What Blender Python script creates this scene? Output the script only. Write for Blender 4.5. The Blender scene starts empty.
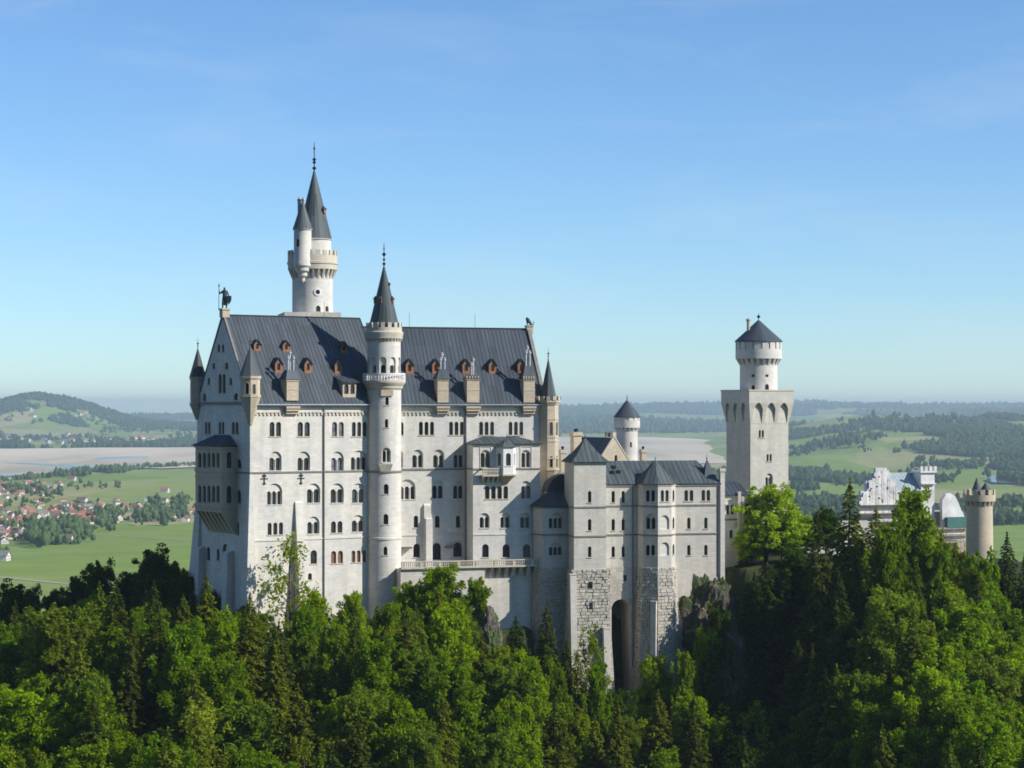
import bpy, math, random
import numpy as np
from mathutils import Vector
from mathutils.geometry import delaunay_2d_cdt

random.seed(7)
R = math.radians
SC = bpy.context.scene
COL = SC.collection
# ------------------------------------------------------------------ camera, sky, sun, exposure
FPX, HY, CXP = 2100.0, 407.0, 512.0           # focal length, horizon row, centre column (pixels)
cam = bpy.data.cameras.new('camera')
cam.sensor_width = 36.0
cam.lens = 36.0 * FPX / 1024.0
cam.shift_y = (HY - 384.0) / 1024.0
cam.clip_start, cam.clip_end = 1.0, 120000.0
camo = bpy.data.objects.new('camera', cam); COL.objects.link(camo)
camo.rotation_euler = (R(90), 0, 0)
SC.camera = camo

SUN_AZ, SUN_EL = R(72), R(34)                  # azimuth from the towards-camera axis, turning right
sdir = Vector((math.sin(SUN_AZ)*math.cos(SUN_EL), -math.cos(SUN_AZ)*math.cos(SUN_EL), math.sin(SUN_EL)))
w = bpy.data.worlds.new('World'); SC.world = w; w.use_nodes = True
nt = w.node_tree; nt.nodes.clear()
sky = nt.nodes.new('ShaderNodeTexSky'); sky.sky_type = 'NISHITA'; sky.sun_disc = False
sky.sun_elevation = SUN_EL
sky.sun_rotation = math.atan2(sdir.x, sdir.y)
sky.altitude = 900; sky.air_density = 1.0; sky.dust_density = 0.0; sky.ozone_density = 3.0
bg = nt.nodes.new('ShaderNodeBackground'); bg.inputs[1].default_value = 0.105
wo = nt.nodes.new('ShaderNodeOutputWorld')
tint = nt.nodes.new('ShaderNodeMix'); tint.data_type = 'RGBA'; tint.blend_type = 'MULTIPLY'; tint.inputs[0].default_value = 1.0
tint.inputs[7].default_value = (0.81, 1.03, 1.25, 1)          # clear mountain air: a deeper blue
tcw = nt.nodes.new('ShaderNodeTexCoord'); mpw = nt.nodes.new('ShaderNodeMapping'); mpw.inputs['Scale'].default_value = (5, 3, 26); mpw.inputs['Rotation'].default_value = (0, R(14), 0)
cn = nt.nodes.new('ShaderNodeTexNoise'); cn.inputs['Scale'].default_value = 1.0; cn.inputs['Detail'].default_value = 8.0; cn.inputs['Roughness'].default_value = .62; cn.inputs['Distortion'].default_value = .5
cr = nt.nodes.new('ShaderNodeValToRGB'); cr.color_ramp.elements[0].position = .5; cr.color_ramp.elements[0].color = (0, 0, 0, 1); cr.color_ramp.elements[1].position = .85; cr.color_ramp.elements[1].color = (.24, .24, .24, 1)
cm = nt.nodes.new('ShaderNodeMix'); cm.data_type = 'RGBA'; cm.inputs[7].default_value = (6.2, 6.9, 7.4, 1)   # thin high cirrus
nt.links.new(tcw.outputs['Generated'], mpw.inputs[0]); nt.links.new(mpw.outputs[0], cn.inputs[0]); nt.links.new(cn.outputs[0], cr.inputs[0]); nt.links.new(cr.outputs[0], cm.inputs[0])
nt.links.new(sky.outputs[0], tint.inputs[6]); nt.links.new(tint.outputs[2], cm.inputs[6]); nt.links.new(cm.outputs[2], bg.inputs[0]); nt.links.new(bg.outputs[0], wo.inputs[0])
sl = bpy.data.lights.new('sun', 'SUN'); sl.energy = 4.8; sl.angle = R(0.53); sl.color = (1.0, 0.94, 0.85)
so = bpy.data.objects.new('sun', sl); COL.objects.link(so)
so.rotation_euler = (-sdir).to_track_quat('-Z', 'Y').to_euler()
SC.view_settings.view_transform = 'Standard'; SC.view_settings.look = 'None'
SC.view_settings.exposure = 0.2; SC.view_settings.gamma = 1.0
SC.view_settings.use_curve_mapping = False
SC.cycles.use_denoising = True
SC.cycles.max_bounces = 6; SC.cycles.diffuse_bounces = 3; SC.cycles.glossy_bounces = 2
SC.cycles.transmission_bounces = 3; SC.cycles.volume_bounces = 0
SC.cycles.filter_width = 1.7

# ------------------------------------------------------------------ materials
def mat(name):
    m = bpy.data.materials.new(name); m.use_nodes = True
    n = m.node_tree; b = n.nodes['Principled BSDF']
    return m, n, b
def node(n, t, **kw):
    x = n.nodes.new(t)
    for k, v in kw.items():
        if hasattr(x, k): setattr(x, k, v)
        else: x.inputs[k].default_value = v
    return x
def ramp(n, stops):
    r = n.nodes.new('ShaderNodeValToRGB'); e = r.color_ramp.elements
    while len(e) < len(stops): e.new(0.5)
    for i, (p, c) in enumerate(stops):
        e[i].position = p; e[i].color = (*c, 1)
    return r
def mix(n, a, b, f, mode='MIX'):
    x = n.nodes.new('ShaderNodeMix'); x.data_type = 'RGBA'; x.blend_type = mode
    for i, v in ((0, f), (6, a), (7, b)):
        if hasattr(v, 'is_output') or isinstance(v, bpy.types.NodeSocket): n.links.new(v, x.inputs[i])
        elif i == 0: x.inputs[0].default_value = v
        else: x.inputs[i].default_value = (*v, 1)
    return x.outputs[2]
def plain(name, col, rough=0.8, metal=0.0, var=0.15, scale=1.5, spec=0.3):
    m, n, b = mat(name)
    tc = node(n, 'ShaderNodeTexCoord'); nz = node(n, 'ShaderNodeTexNoise', Scale=scale, Detail=4.0)
    n.links.new(tc.outputs['Object'], nz.inputs['Vector'])
    lo = tuple(c*(1-var) for c in col); hi = tuple(min(1, c*(1+var)) for c in col)
    rp = ramp(n, [(0.3, lo), (0.7, hi)]); n.links.new(nz.outputs[0], rp.inputs[0])
    n.links.new(rp.outputs[0], b.inputs['Base Color'])
    b.inputs['Roughness'].default_value = rough; b.inputs['Metallic'].default_value = metal
    b.inputs['Specular IOR Level'].default_value = spec
    return m
def masonry(name, col, bw, bh, joint=0.75, bump=0.15, stain=0.25, msize=0.02, tint=None, blockvar=0.085):
    """ashlar in wall coordinates (uv in metres), with weather streaks"""
    m, n, b = mat(name)
    tc = node(n, 'ShaderNodeTexCoord')
    br = node(n, 'ShaderNodeTexBrick', Scale=1.0)
    br.inputs['Brick Width'].default_value = bw; br.inputs['Row Height'].default_value = bh
    br.inputs['Mortar Size'].default_value = msize; br.inputs['Mortar Smooth'].default_value = 0.3
    br.inputs['Color1'].default_value = (*[c*(1-blockvar) for c in col], 1)
    br.inputs['Color2'].default_value = (*[min(1, c*(1+blockvar*0.6)) for c in col], 1)
    br.inputs['Mortar'].default_value = (*[c*joint for c in col], 1)
    n.links.new(tc.outputs['UV'], br.inputs['Vector'])
    mp = node(n, 'ShaderNodeMapping'); mp.inputs['Scale'].default_value = (0.55, 0.07, 1)
    n.links.new(tc.outputs['UV'], mp.inputs['Vector'])
    st = node(n, 'ShaderNodeTexNoise', Scale=1.0, Detail=6.0, Roughness=0.65)
    n.links.new(mp.outputs[0], st.inputs['Vector'])
    t = tint or (col[0]*0.62, col[1]*0.6, col[2]*0.56)
    rs = ramp(n, [(0.42, (0, 0, 0)), (0.78, (1, 1, 1))]); n.links.new(st.outputs[0], rs.inputs[0])
    fm = node(n, 'ShaderNodeMath', operation='MULTIPLY'); n.links.new(rs.outputs[0], fm.inputs[0]); fm.inputs[1].default_value = stain*1.6
    c1 = mix(n, br.outputs[0], t, fm.outputs[0])
    bl = node(n, 'ShaderNodeTexNoise', Scale=0.16, Detail=5.0, Roughness=0.6)
    n.links.new(tc.outputs['UV'], bl.inputs['Vector'])
    rb = ramp(n, [(0.3, (0.86, 0.87, 0.9)), (0.7, (1.06, 1.03, 0.98))]); n.links.new(bl.outputs[0], rb.inputs[0])
    c2 = mix(n, c1, rb.outputs[0], 1.0, 'MULTIPLY')
    n.links.new(c2, b.inputs['Base Color'])
    b.inputs['Roughness'].default_value = 0.9; b.inputs['Specular IOR Level'].default_value = 0.2
    fn = node(n, 'ShaderNodeTexNoise', Scale=3.0, Detail=5.0); n.links.new(tc.outputs['UV'], fn.inputs['Vector'])
    ad = node(n, 'ShaderNodeMath', operation='MULTIPLY_ADD'); n.links.new(br.outputs['Fac'], ad.inputs[0]); ad.inputs[1].default_value = -1.0
    n.links.new(fn.outputs[0], ad.inputs[2])
    bu = node(n, 'ShaderNodeBump', Strength=bump, Distance=0.15); n.links.new(ad.outputs[0], bu.inputs['Height'])
    n.links.new(bu.outputs[0], b.inputs['Normal'])
    return m
def roofing(name, col, rough=0.5, var=0.55, green=None):
    m, n, b = mat(name)
    tc = node(n, 'ShaderNodeTexCoord')
    br = node(n, 'ShaderNodeTexBrick', Scale=1.0)
    br.offset = 0.0
    br.inputs['Brick Width'].default_value = 1.1; br.inputs['Row Height'].default_value = 5.0
    br.inputs['Mortar Size'].default_value = 0.03
    br.inputs['Color1'].default_value = (*[c*(1-var*0.5) for c in col], 1)
    br.inputs['Color2'].default_value = (*[c*(1+var*0.6) for c in col], 1)
    br.inputs['Mortar'].default_value = (*[c*0.8 for c in col], 1)
    n.links.new(tc.outputs['UV'], br.inputs['Vector'])
    mp = node(n, 'ShaderNodeMapping'); mp.inputs['Scale'].default_value = (0.7, 0.06, 1)
    n.links.new(tc.outputs['UV'], mp.inputs['Vector'])
    st = node(n, 'ShaderNodeTexNoise', Scale=1.0, Detail=7.0, Roughness=0.7); n.links.new(mp.outputs[0], st.inputs['Vector'])
    g = green or tuple(c*1.65 for c in col)
    rs = ramp(n, [(0.42, (0, 0, 0)), (0.72, (0.85, 0.85, 0.85))]); n.links.new(st.outputs[0], rs.inputs[0])
    c1 = mix(n, br.outputs[0], g, rs.outputs[0])
    n.links.new(c1, b.inputs['Base Color'])
    b.inputs['Roughness'].default_value = rough; b.inputs['Specular IOR Level'].default_value = 0.4
    return m

M = {}
M['lime'] = masonry('pale_limestone', (0.70, 0.68, 0.625), 1.15, 0.48, joint=0.82, bump=0.25, stain=0.3)
M['lime_grey'] = masonry('grey_limestone', (0.65, 0.625, 0.56), 1.1, 0.48, joint=0.8, bump=0.25, stain=0.36)
M['lime_tower'] = masonry('tower_limestone', (0.585, 0.565, 0.5), 1.15, 0.48, joint=0.82, bump=0.2, stain=0.25)
M['trim'] = masonry('moulded_stone', (0.6, 0.55, 0.45), 1.4, 0.6, joint=0.85, bump=0.1, stain=0.3)
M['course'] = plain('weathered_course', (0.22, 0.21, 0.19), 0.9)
M['sand'] = masonry('yellow_sandstone', (0.56, 0.48, 0.36), 0.9, 0.45, joint=0.8, bump=0.2, stain=0.2)
M['rustic'] = masonry('rough_limestone', (0.56, 0.53, 0.465), 1.3, 0.75, joint=0.95, bump=0.6, stain=0.3, blockvar=0.2)
M['roof'] = roofing('dark_sheet_roof', (0.044, 0.058, 0.072), rough=0.62)
M['cone'] = roofing('weathered_copper_slate', (0.042, 0.056, 0.06), rough=0.65, green=(0.09, 0.115, 0.115))
M['green'] = roofing('patinated_roof', (0.055, 0.073, 0.079), rough=0.62, green=(0.125, 0.155, 0.155))
M['iron'] = plain('dark_iron', (0.03, 0.032, 0.036), 0.5, 0.6)
M['zinc'] = plain('zinc_gutter', (0.42, 0.44, 0.46), 0.45, 0.5)
M['pipe'] = plain('drain_pipe', (0.16, 0.15, 0.145), 0.6)
M['bronze'] = plain('green_bronze', (0.045, 0.075, 0.075), 0.55, 0.4)
M['wood'] = plain('dormer_wood', (0.3, 0.135, 0.065), 0.7)
M['brownwood'] = plain('brown_shutter', (0.2, 0.1, 0.055), 0.6)
M['pinn'] = plain('weathered_metal', (0.45, 0.47, 0.49), 0.5, var=.2)
M['white'] = plain('white_paint', (0.78, 0.77, 0.74), 0.6, var=0.06)
M['net'] = plain('scaffold_netting', (0.66, 0.65, 0.63), 0.8, var=0.22, scale=0.35)
M['tarp'] = plain('green_tarpaulin', (0.06, 0.17, 0.15), 0.5)
M['plank'] = plain('scaffold_plank', (0.36, 0.28, 0.2), 0.8)
M['brick'] = masonry('yellow_brick', (0.5, 0.43, 0.34), 0.8, 0.35, joint=0.7)
def glass_mat(name, col, rough):
    m, n, b = mat(name)
    tc = node(n, 'ShaderNodeTexCoord'); nz = node(n, 'ShaderNodeTexNoise', Scale=0.9, Detail=3.0)
    n.links.new(tc.outputs['Object'], nz.inputs['Vector'])
    rp = ramp(n, [(0.35, tuple(c*0.5 for c in col)), (0.7, tuple(c*1.6 for c in col))]); n.links.new(nz.outputs[0], rp.inputs[0])
    n.links.new(rp.outputs[0], b.inputs['Base Color'])
    b.inputs['Roughness'].default_value = rough; b.inputs['IOR'].default_value = 1.45
    return m
M['glass'] = glass_mat('old_window_glass', (0.022, 0.023, 0.03), 0.12)
M['glass_mid'] = glass_mat('dusty_window_glass', (0.05, 0.052, 0.06), 0.15)
WRND = random.Random(31)
M['glass_light'] = glass_mat('curtained_window_glass', (0.14, 0.145, 0.16), 0.2)

def rock_mat():
    m, n, b = mat('cliff_rock')
    tc = node(n, 'ShaderNodeTexCoord')
    nz = node(n, 'ShaderNodeTexNoise', Scale=0.35, Detail=9.0, Roughness=0.7); n.links.new(tc.outputs['Object'], nz.inputs['Vector'])
    rp = ramp(n, [(0.3, (0.04, 0.037, 0.03)), (0.5, (0.115, 0.1, 0.075)), (0.78, (0.31, 0.275, 0.21))]); n.links.new(nz.outputs[0], rp.inputs[0])
    n2 = node(n, 'ShaderNodeTexNoise', Scale=0.22, Detail=6.0); n.links.new(tc.outputs['Object'], n2.inputs['Vector'])
    r2 = ramp(n, [(0.46, (0, 0, 0)), (0.54, (1, 1, 1))]); n.links.new(n2.outputs[0], r2.inputs[0])
    c = mix(n, rp.outputs[0], (0.06, 0.085, 0.025), r2.outputs[0])
    n.links.new(c, b.inputs['Base Color']); b.inputs['Roughness'].default_value = 0.95
    bu = node(n, 'ShaderNodeBump', Strength=0.8, Distance=0.6); n.links.new(nz.outputs[0], bu.inputs['Height']); n.links.new(bu.outputs[0], b.inputs['Normal'])
    return m
M['rock'] = rock_mat()
def leaf_mat(name, trans=0.35):
    """leaf colour = the tree's own colour, with small random spread per leaf clump"""
    m, n, b = mat(name)
    oi = node(n, 'ShaderNodeObjectInfo'); ge = node(n, 'ShaderNodeNewGeometry')
    hs = node(n, 'ShaderNodeHueSaturation')
    rr = node(n, 'ShaderNodeMapRange'); rr.inputs[3].default_value = 0.62; rr.inputs[4].default_value = 1.4
    n.links.new(ge.outputs['Random Per Island'], rr.inputs[0]); n.links.new(rr.outputs[0], hs.inputs['Value'])
    rh = node(n, 'ShaderNodeMapRange'); rh.inputs[3].default_value = 0.485; rh.inputs[4].default_value = 0.515
    n.links.new(ge.outputs['Random Per Island'], rh.inputs[0]); n.links.new(rh.outputs[0], hs.inputs['Hue'])
    n.links.new(oi.outputs['Color'], hs.inputs['Color'])
    n.links.new(hs.outputs[0], b.inputs['Base Color']); b.inputs['Roughness'].default_value = 0.6
    b.inputs['Specular IOR Level'].default_value = 0.05
    tr = node(n, 'ShaderNodeBsdfTranslucent')
    tm = mix(n, hs.outputs[0], (1.25, 1.35, 0.55), 1.0, 'MULTIPLY'); n.links.new(tm, tr.inputs[0])
    ms = node(n, 'ShaderNodeMixShader'); ms.inputs[0].default_value = trans
    n.links.new(b.outputs[0], ms.inputs[1]); n.links.new(tr.outputs[0], ms.inputs[2])
    n.links.new(ms.outputs[0], n.nodes['Material Output'].inputs[0])
    return m
M['leaf'] = leaf_mat('leaves', 0.55)
M['needle'] = leaf_mat('needles', 0.3)
M['bark'] = plain('bark', (0.11, 0.085, 0.06), 0.95, var=0.4, scale=3)

# ------------------------------------------------------------------ objects
BASE = {}
def tag(o, label=None, cat=None, group=None, kind=None):
    if label: o['label'] = label
    if cat: o['category'] = cat
    if group: o['group'] = group
    if kind: o['kind'] = kind
    return o
def thing(name, loc, label, cat, group=None):
    o = bpy.data.objects.new(name, None); COL.objects.link(o)
    o.location = loc; o.empty_display_size = 1.0
    BASE[o.name] = Vector(loc)
    return tag(o, label, cat, group)
class MB:
    def __init__(s): s.v = []; s.f = []; s.uv = []; s.mi = []; s.smooth = False
    def face(s, pts, uv=None, m=0):
        i = len(s.v); s.v += [tuple(p) for p in pts]; s.f.append(tuple(range(i, i+len(pts)))); s.uv.append(uv); s.mi.append(m)
    def idx(s, verts, faces, uvs=None, m=0):
        i = len(s.v); s.v += [tuple(p) for p in verts]
        for k, f in enumerate(faces):
            s.f.append(tuple(i+j for j in f)); s.uv.append(uvs[k] if uvs else None); s.mi.append(m)
    def obox(s, o, a, b, c, m=0):
        """box from a corner and three edge vectors (a x b . c > 0)"""
        o, a, b, c = Vector(o), Vector(a), Vector(b), Vector(c)
        if a.cross(b).dot(c) < 0: a, b = b, a
        p = [o, o+a, o+a+b, o+b, o+c, o+a+c, o+a+b+c, o+b+c]
        for q in ((3, 2, 1, 0), (4, 5, 6, 7), (0, 1, 5, 4), (1, 2, 6, 5), (2, 3, 7, 6), (3, 0, 4, 7)):
            s.face([p[i] for i in q], m=m)
    def prism(s, poly, z0, z1, poly2=None, m=0, cap=True):
        """vertical prism over an xy outline given anticlockwise; poly2 = outline at the top"""
        q = poly2 or poly; n = len(poly)
        for i in range(n):
            j = (i+1) % n
            s.face([(*poly[i], z0), (*poly[j], z0), (*q[j], z1), (*q[i], z1)], m=m)
        if cap:
            s.face([(*p, z1) for p in q], m=m); s.face([(*p, z0) for p in reversed(poly)], m=m)
    def pyramid(s, poly, z0, apex, m=0):
        n = len(poly)
        for i in range(n):
            s.face([(*poly[i], z0), (*poly[(i+1) % n], z0), apex], m=m)
        s.face([(*p, z0) for p in reversed(poly)], m=m)
    def lathe(s, c, prof, n=48, m=0, a0=0.0):
        vs, fs, uvs = [], [], []
        k = len(prof); L = [0.0]
        for i in range(1, k): L.append(L[-1] + math.hypot(prof[i][0]-prof[i-1][0], prof[i][1]-prof[i-1][1]))
        rm = max(p[0] for p in prof)
        for i in range(n):
            a = a0 + 2*math.pi*i/n
            for r, z in prof: vs.append((c[0]+r*math.cos(a), c[1]+r*math.sin(a), z))
        for i in range(n):
            j = (i+1) % n
            for q in range(k-1):
                fs.append((i*k+q, j*k+q, j*k+q+1, i*k+q+1))
                u0, u1 = 2*math.pi*i/n*rm, 2*math.pi*(i+1)/n*rm
                uvs.append([(u0, L[q]), (u1, L[q]), (u1, L[q+1]), (u0, L[q+1])])
        s.idx(vs, fs, uvs, m)
    def tube(s, pts, r0, r1=None, n=8, m=0):
        r1 = r0 if r1 is None else r1
        pts = [Vector(p) for p in pts]; k = len(pts); vs, fs = [], []
        for i, p in enumerate(pts):
            d = (pts[min(i+1, k-1)] - pts[max(i-1, 0)]).normalized()
            x = d.cross(Vector((0, 0, 1)) if abs(d.z) < 0.9 else Vector((1, 0, 0))).normalized(); y = d.cross(x)
            r = r0 + (r1-r0)*i/(k-1)
            for j in range(n):
                a = 2*math.pi*j/n; vs.append(p + x*r*math.cos(a) - y*r*math.sin(a))
        for i in range(k-1):
            for j in range(n):
                q = (j+1) % n; fs.append((i*n+j, (i+1)*n+j, (i+1)*n+q, i*n+q))
        fs.append(tuple(range(n))); fs.append(tuple(reversed(range((k-1)*n, k*n))))
        s.idx(vs, fs, None, m)
    def build(s, name, mats, parent=None, smooth=False, angle=35):
        mats = mats if isinstance(mats, (list, tuple)) else [mats]
        b = BASE.get(parent.name, Vector((0, 0, 0))) if parent else Vector((0, 0, 0))
        me = bpy.data.meshes.new(name)
        V = np.array(s.v, dtype=float).reshape(-1, 3)
        me.from_pydata((V - np.array(b)).tolist(), [], s.f)
        for m in mats: me.materials.append(M[m] if isinstance(m, str) else m)
        if len(mats) > 1: me.polygons.foreach_set('material_index', s.mi)
        ul = me.uv_layers.new(name='uv'); data = []
        for f, uv in zip(s.f, s.uv):
            if uv is not None:
                for u in uv: data += [u[0], u[1]]
                continue
            p = V[list(f)]; q = np.roll(p, -1, 0)
            nn = np.cross(p, q).sum(0); l = np.linalg.norm(nn); nn = nn/l if l > 1e-12 else np.array([0, 0, 1.0])
            h = math.hypot(nn[0], nn[1])
            if h < 0.05: tx, ty = np.array([1.0, 0, 0]), np.array([0, 1.0, 0])
            else:
                tx = np.array([-nn[1], nn[0], 0])/h; ty = np.cross(nn, tx)
            for x in p: data += [float(x@tx), float(x@ty)]
        ul.data.foreach_set('uv', data)
        if smooth:
            me.polygons.foreach_set('use_smooth', [True]*len(me.polygons)); me.set_sharp_from_angle(angle=R(angle))
        o = bpy.data.objects.new(name, me); COL.objects.link(o)
        if parent: o.parent = parent; BASE[o.name] = b
        return o

def pt(px, py, Y):
    return Vector(((px-CXP)*Y/FPX, Y, (HY-py)*Y/FPX))
def px_of(p): return CXP + FPX*p[0]/p[1]
def py_of(p): return HY - FPX*p[2]/p[1]

class Face:
    """a vertical wall plane: origin (x, y), direction angle; s runs to the right as seen from outside, d runs into the wall"""
    def __init__(f, x, y, ang):
        f.o = Vector((x, y, 0)); f.ang = ang
        f.u = Vector((math.cos(ang), math.sin(ang), 0)); f.n = Vector((-math.sin(ang), math.cos(ang), 0))
        f.tilt = None
    @staticmethod
    def at(px, Y, deg): return Face((px-CXP)*Y/FPX, Y, R(deg))
    def out(f, p): q = f.o - f.n*p; return Face(q.x, q.y, f.ang)
    def S(f, px):
        k = (px-CXP)/FPX
        return (k*f.o.y - f.o.x)/(f.u.x - k*f.u.y)
    def uz(f, px, py):
        s = f.S(px); return s, (HY-py)*(f.o.y + s*f.u.y)/FPX
    def map(f, s, z, d=0.0):
        p = f.o + f.u*s + f.n*d; return Vector((p.x, p.y, z))
    def xy(f, s, d=0.0):
        p = f.o + f.u*s + f.n*d; return (p.x, p.y)
class Cyl:
    """a round wall: s = arc length to the right from the point facing the camera"""
    def __init__(f, c, r): f.c = Vector((c[0], c[1], 0)); f.r = r
    def uz(f, px, py):
        k = (px-CXP)/FPX; cx, cy = f.c.x, f.c.y
        a = k*k+1; b = -2*(k*cx+cy); c = cx*cx+cy*cy-f.r**2
        D = max(0.0, b*b-4*a*c); Y = (-b-math.sqrt(D))/(2*a)
        return math.atan2(k*Y-cx, cy-Y)*f.r, (HY-py)*Y/FPX
    def map(f, s, z, d=0.0):
        a = s/f.r; return Vector((f.c.x+(f.r-d)*math.sin(a), f.c.y-(f.r-d)*math.cos(a), z))

def pip(p, poly):
    x, y = p; r = False; j = len(poly)-1
    for i in range(len(poly)):
        xi, yi = poly[i]; xj, yj = poly[j]
        if (yi > y) != (yj > y) and x < (xj-xi)*(y-yi)/(yj-yi)+xi: r = not r
        j = i
    return r
def sheet(mb, mapf, outline, holes=(), vlines=None, m=0, d=0.0):
    """fill an outline with holes in wall coordinates and map it onto the wall"""
    vs, es = [], []
    for poly in [outline]+list(holes):
        i = len(vs); n = len(poly)
        vs += [Vector((p[0], p[1])) for p in poly]; es += [(i+k, i+(k+1) % n) for k in range(n)]
    if vlines:
        z0 = min(p[1] for p in outline); z1 = max(p[1] for p in outline)
        for s in vlines:
            i = len(vs); vs += [Vector((s, z0)), Vector((s, z1))]; es.append((i, i+1))
    r = delaunay_2d_cdt(vs, es, [], 0, 1e-5)
    P = [(p.x, p.y) for p in r[0]]
    boxes = [(min(p[0] for p in h), max(p[0] for p in h), min(p[1] for p in h), max(p[1] for p in h), h) for h in holes]
    fs, uvs = [], []
    for t in r[2]:
        a = [P[i] for i in t]
        c = (sum(q[0] for q in a)/3, sum(q[1] for q in a)/3)
        if not pip(c, outline): continue
        if any(b[0] <= c[0] <= b[1] and b[2] <= c[1] <= b[3] and pip(c, b[4]) for b in boxes): continue
        ar = (a[1][0]-a[0][0])*(a[2][1]-a[0][1])-(a[2][0]-a[0][0])*(a[1][1]-a[0][1])
        if abs(ar) < 1e-7: continue
        if ar < 0: t = tuple(reversed(t)); a = a[::-1]
        fs.append(tuple(t)); uvs.append(a)
    mb.idx([mapf(p[0], p[1], d) for p in P], fs, uvs, m)
def arch(s0, s1, z0, z1, rise=None, n=8, pointed=False):
    """anticlockwise opening outline with a round (or pointed) head"""
    h = (s1-s0)/2; r = h if rise is None else rise; c = (s0+s1)/2; zs = z1-r
    if zs < z0+0.05: r = max(0.05, z1-z0-0.05); zs = z1-r
    pts = [(s0, z0), (s1, z0)]
    for i in range(n+1):
        a = math.pi*i/n
        if pointed:
            x = math.cos(a); y = (1-abs(x)**1.6)
            pts.append((c+h*x, zs+r*(y*.6+.4*math.sin(a))))
        else: pts.append((c+h*math.cos(a), zs+r*math.sin(a)))
    return pts
def reveal(mb, mapf, poly, d0, d1, m=0):
    n = len(poly)
    for i in range(n):
        a, b = poly[i], poly[(i+1) % n]
        mb.face([mapf(*a, d0), mapf(*a, d1), mapf(*b, d1), mapf(*b, d0)], [(0, 0), (.3, 0), (.3, .3), (0, .3)], m)

class Wall:
    """collects windows of one wall and then builds the wall with real openings"""
    def __init__(w, root, surf, mat='lime', trim='trim'):
        w.root, w.f, w.mat, w.trim, w.holes = root, surf, mat, trim, []
    def win(w, x0, x1, y0, y1, n=1, arch_y=None, gap=0.34, glass='glass', sill=True, name='window', square=False, depth=0.42):
        sa, za = w.f.uz(x0, y1); sb, zb = w.f.uz(x1, y0)
        return w.win_m(sa, sb, za, zb, n, None if arch_y is None else w.f.uz((x0+x1)/2, arch_y)[1], gap, glass, sill, name, square, depth)
    def win_m(w, sa, sb, za, zb, n=1, za2=None, gap=0.34, glass='glass', sill=True, name='window', square=False, depth=0.42):
        mp = w.f.map; mb = MB(); W = sb-sa
        gap = min(gap, W/(n*3)) if n > 1 else 0
        wl = (W-(n-1)*gap)/n; L = []
        for i in range(n):
            a = sa+i*(wl+gap)
            L.append([(a, za), (a+wl, za), (a+wl, zb), (a, zb)] if square else arch(a, a+wl, za, zb))
        d1 = 0.0
        if za2 is not None:
            o = arch(sa-0.12, sb+0.12, za-0.001, max(za2, zb+0.25), rise=min((W+0.24)/2, max(za2, zb+.25)-zb+0.55), n=14)
            d1 = 0.34
            reveal(mb, mp, o, 0, d1); w.holes.append(o)
            o2 = [(p[0], p[1]) for p in o]
            sheet(mb, mp, o2, [[(p[0], max(p[1], za+0.002)) for p in l] for l in L], d=d1)
        else:
            w.holes += L
        for l in L: reveal(mb, mp, l, d1, d1+depth)
        if sill:
            e = 0.16; p0 = mp(sa-e, za-0.16, -0.13); p1 = mp(sb+e, za-0.16, -0.13)
            q0 = mp(sa-e, za-0.16, 0.06); mb.obox(p0, p1-p0, q0-p0, (0, 0, 0.155))
        for i in range(n-1):                                  # colonnettes between the lights
            c = sa+(i+1)*(wl+gap)-gap/2
            if za2 is not None and W > 1.2:
                mb.lathe(mp(c, 0, d1-0.06), [(0.02, za+0.01), (0.15, za+0.01), (0.1, za+0.2), (0.085, zb-wl*0.62), (0.17, zb-wl*0.45), (0.02, zb-wl*0.44)], 8)
        ob = mb.build(name, w.trim if za2 is None else w.mat, w.root)
        if glass == 'glass': glass = WRND.choice(['glass', 'glass', 'glass', 'glass_mid', 'glass_mid', 'glass'] if W > 1 else ['glass'])
        pm = MB()
        for l in L:
            pm.face([mp(*p, d1+depth-0.06) for p in l])
        pm.build('pane', glass, ob)
        return ob
    def build(w, outline, name='wall', vlines=None, px=True):
        o = [w.f.uz(*p) for p in outline] if px else outline
        mb = MB(); sheet(mb, w.f.map, o, w.holes, vlines)
        return mb.build(name, w.mat, w.root, smooth=isinstance(w.f, Cyl))
def course(mb, f, s0, s1, z, h=0.28, p=0.14, m=0, back=0.05):
    a = f.map(s0, z-h/2, -p); mb.obox(a, f.map(s1, z-h/2, -p)-a, f.n*(p+back), (0, 0, h), m)
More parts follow.
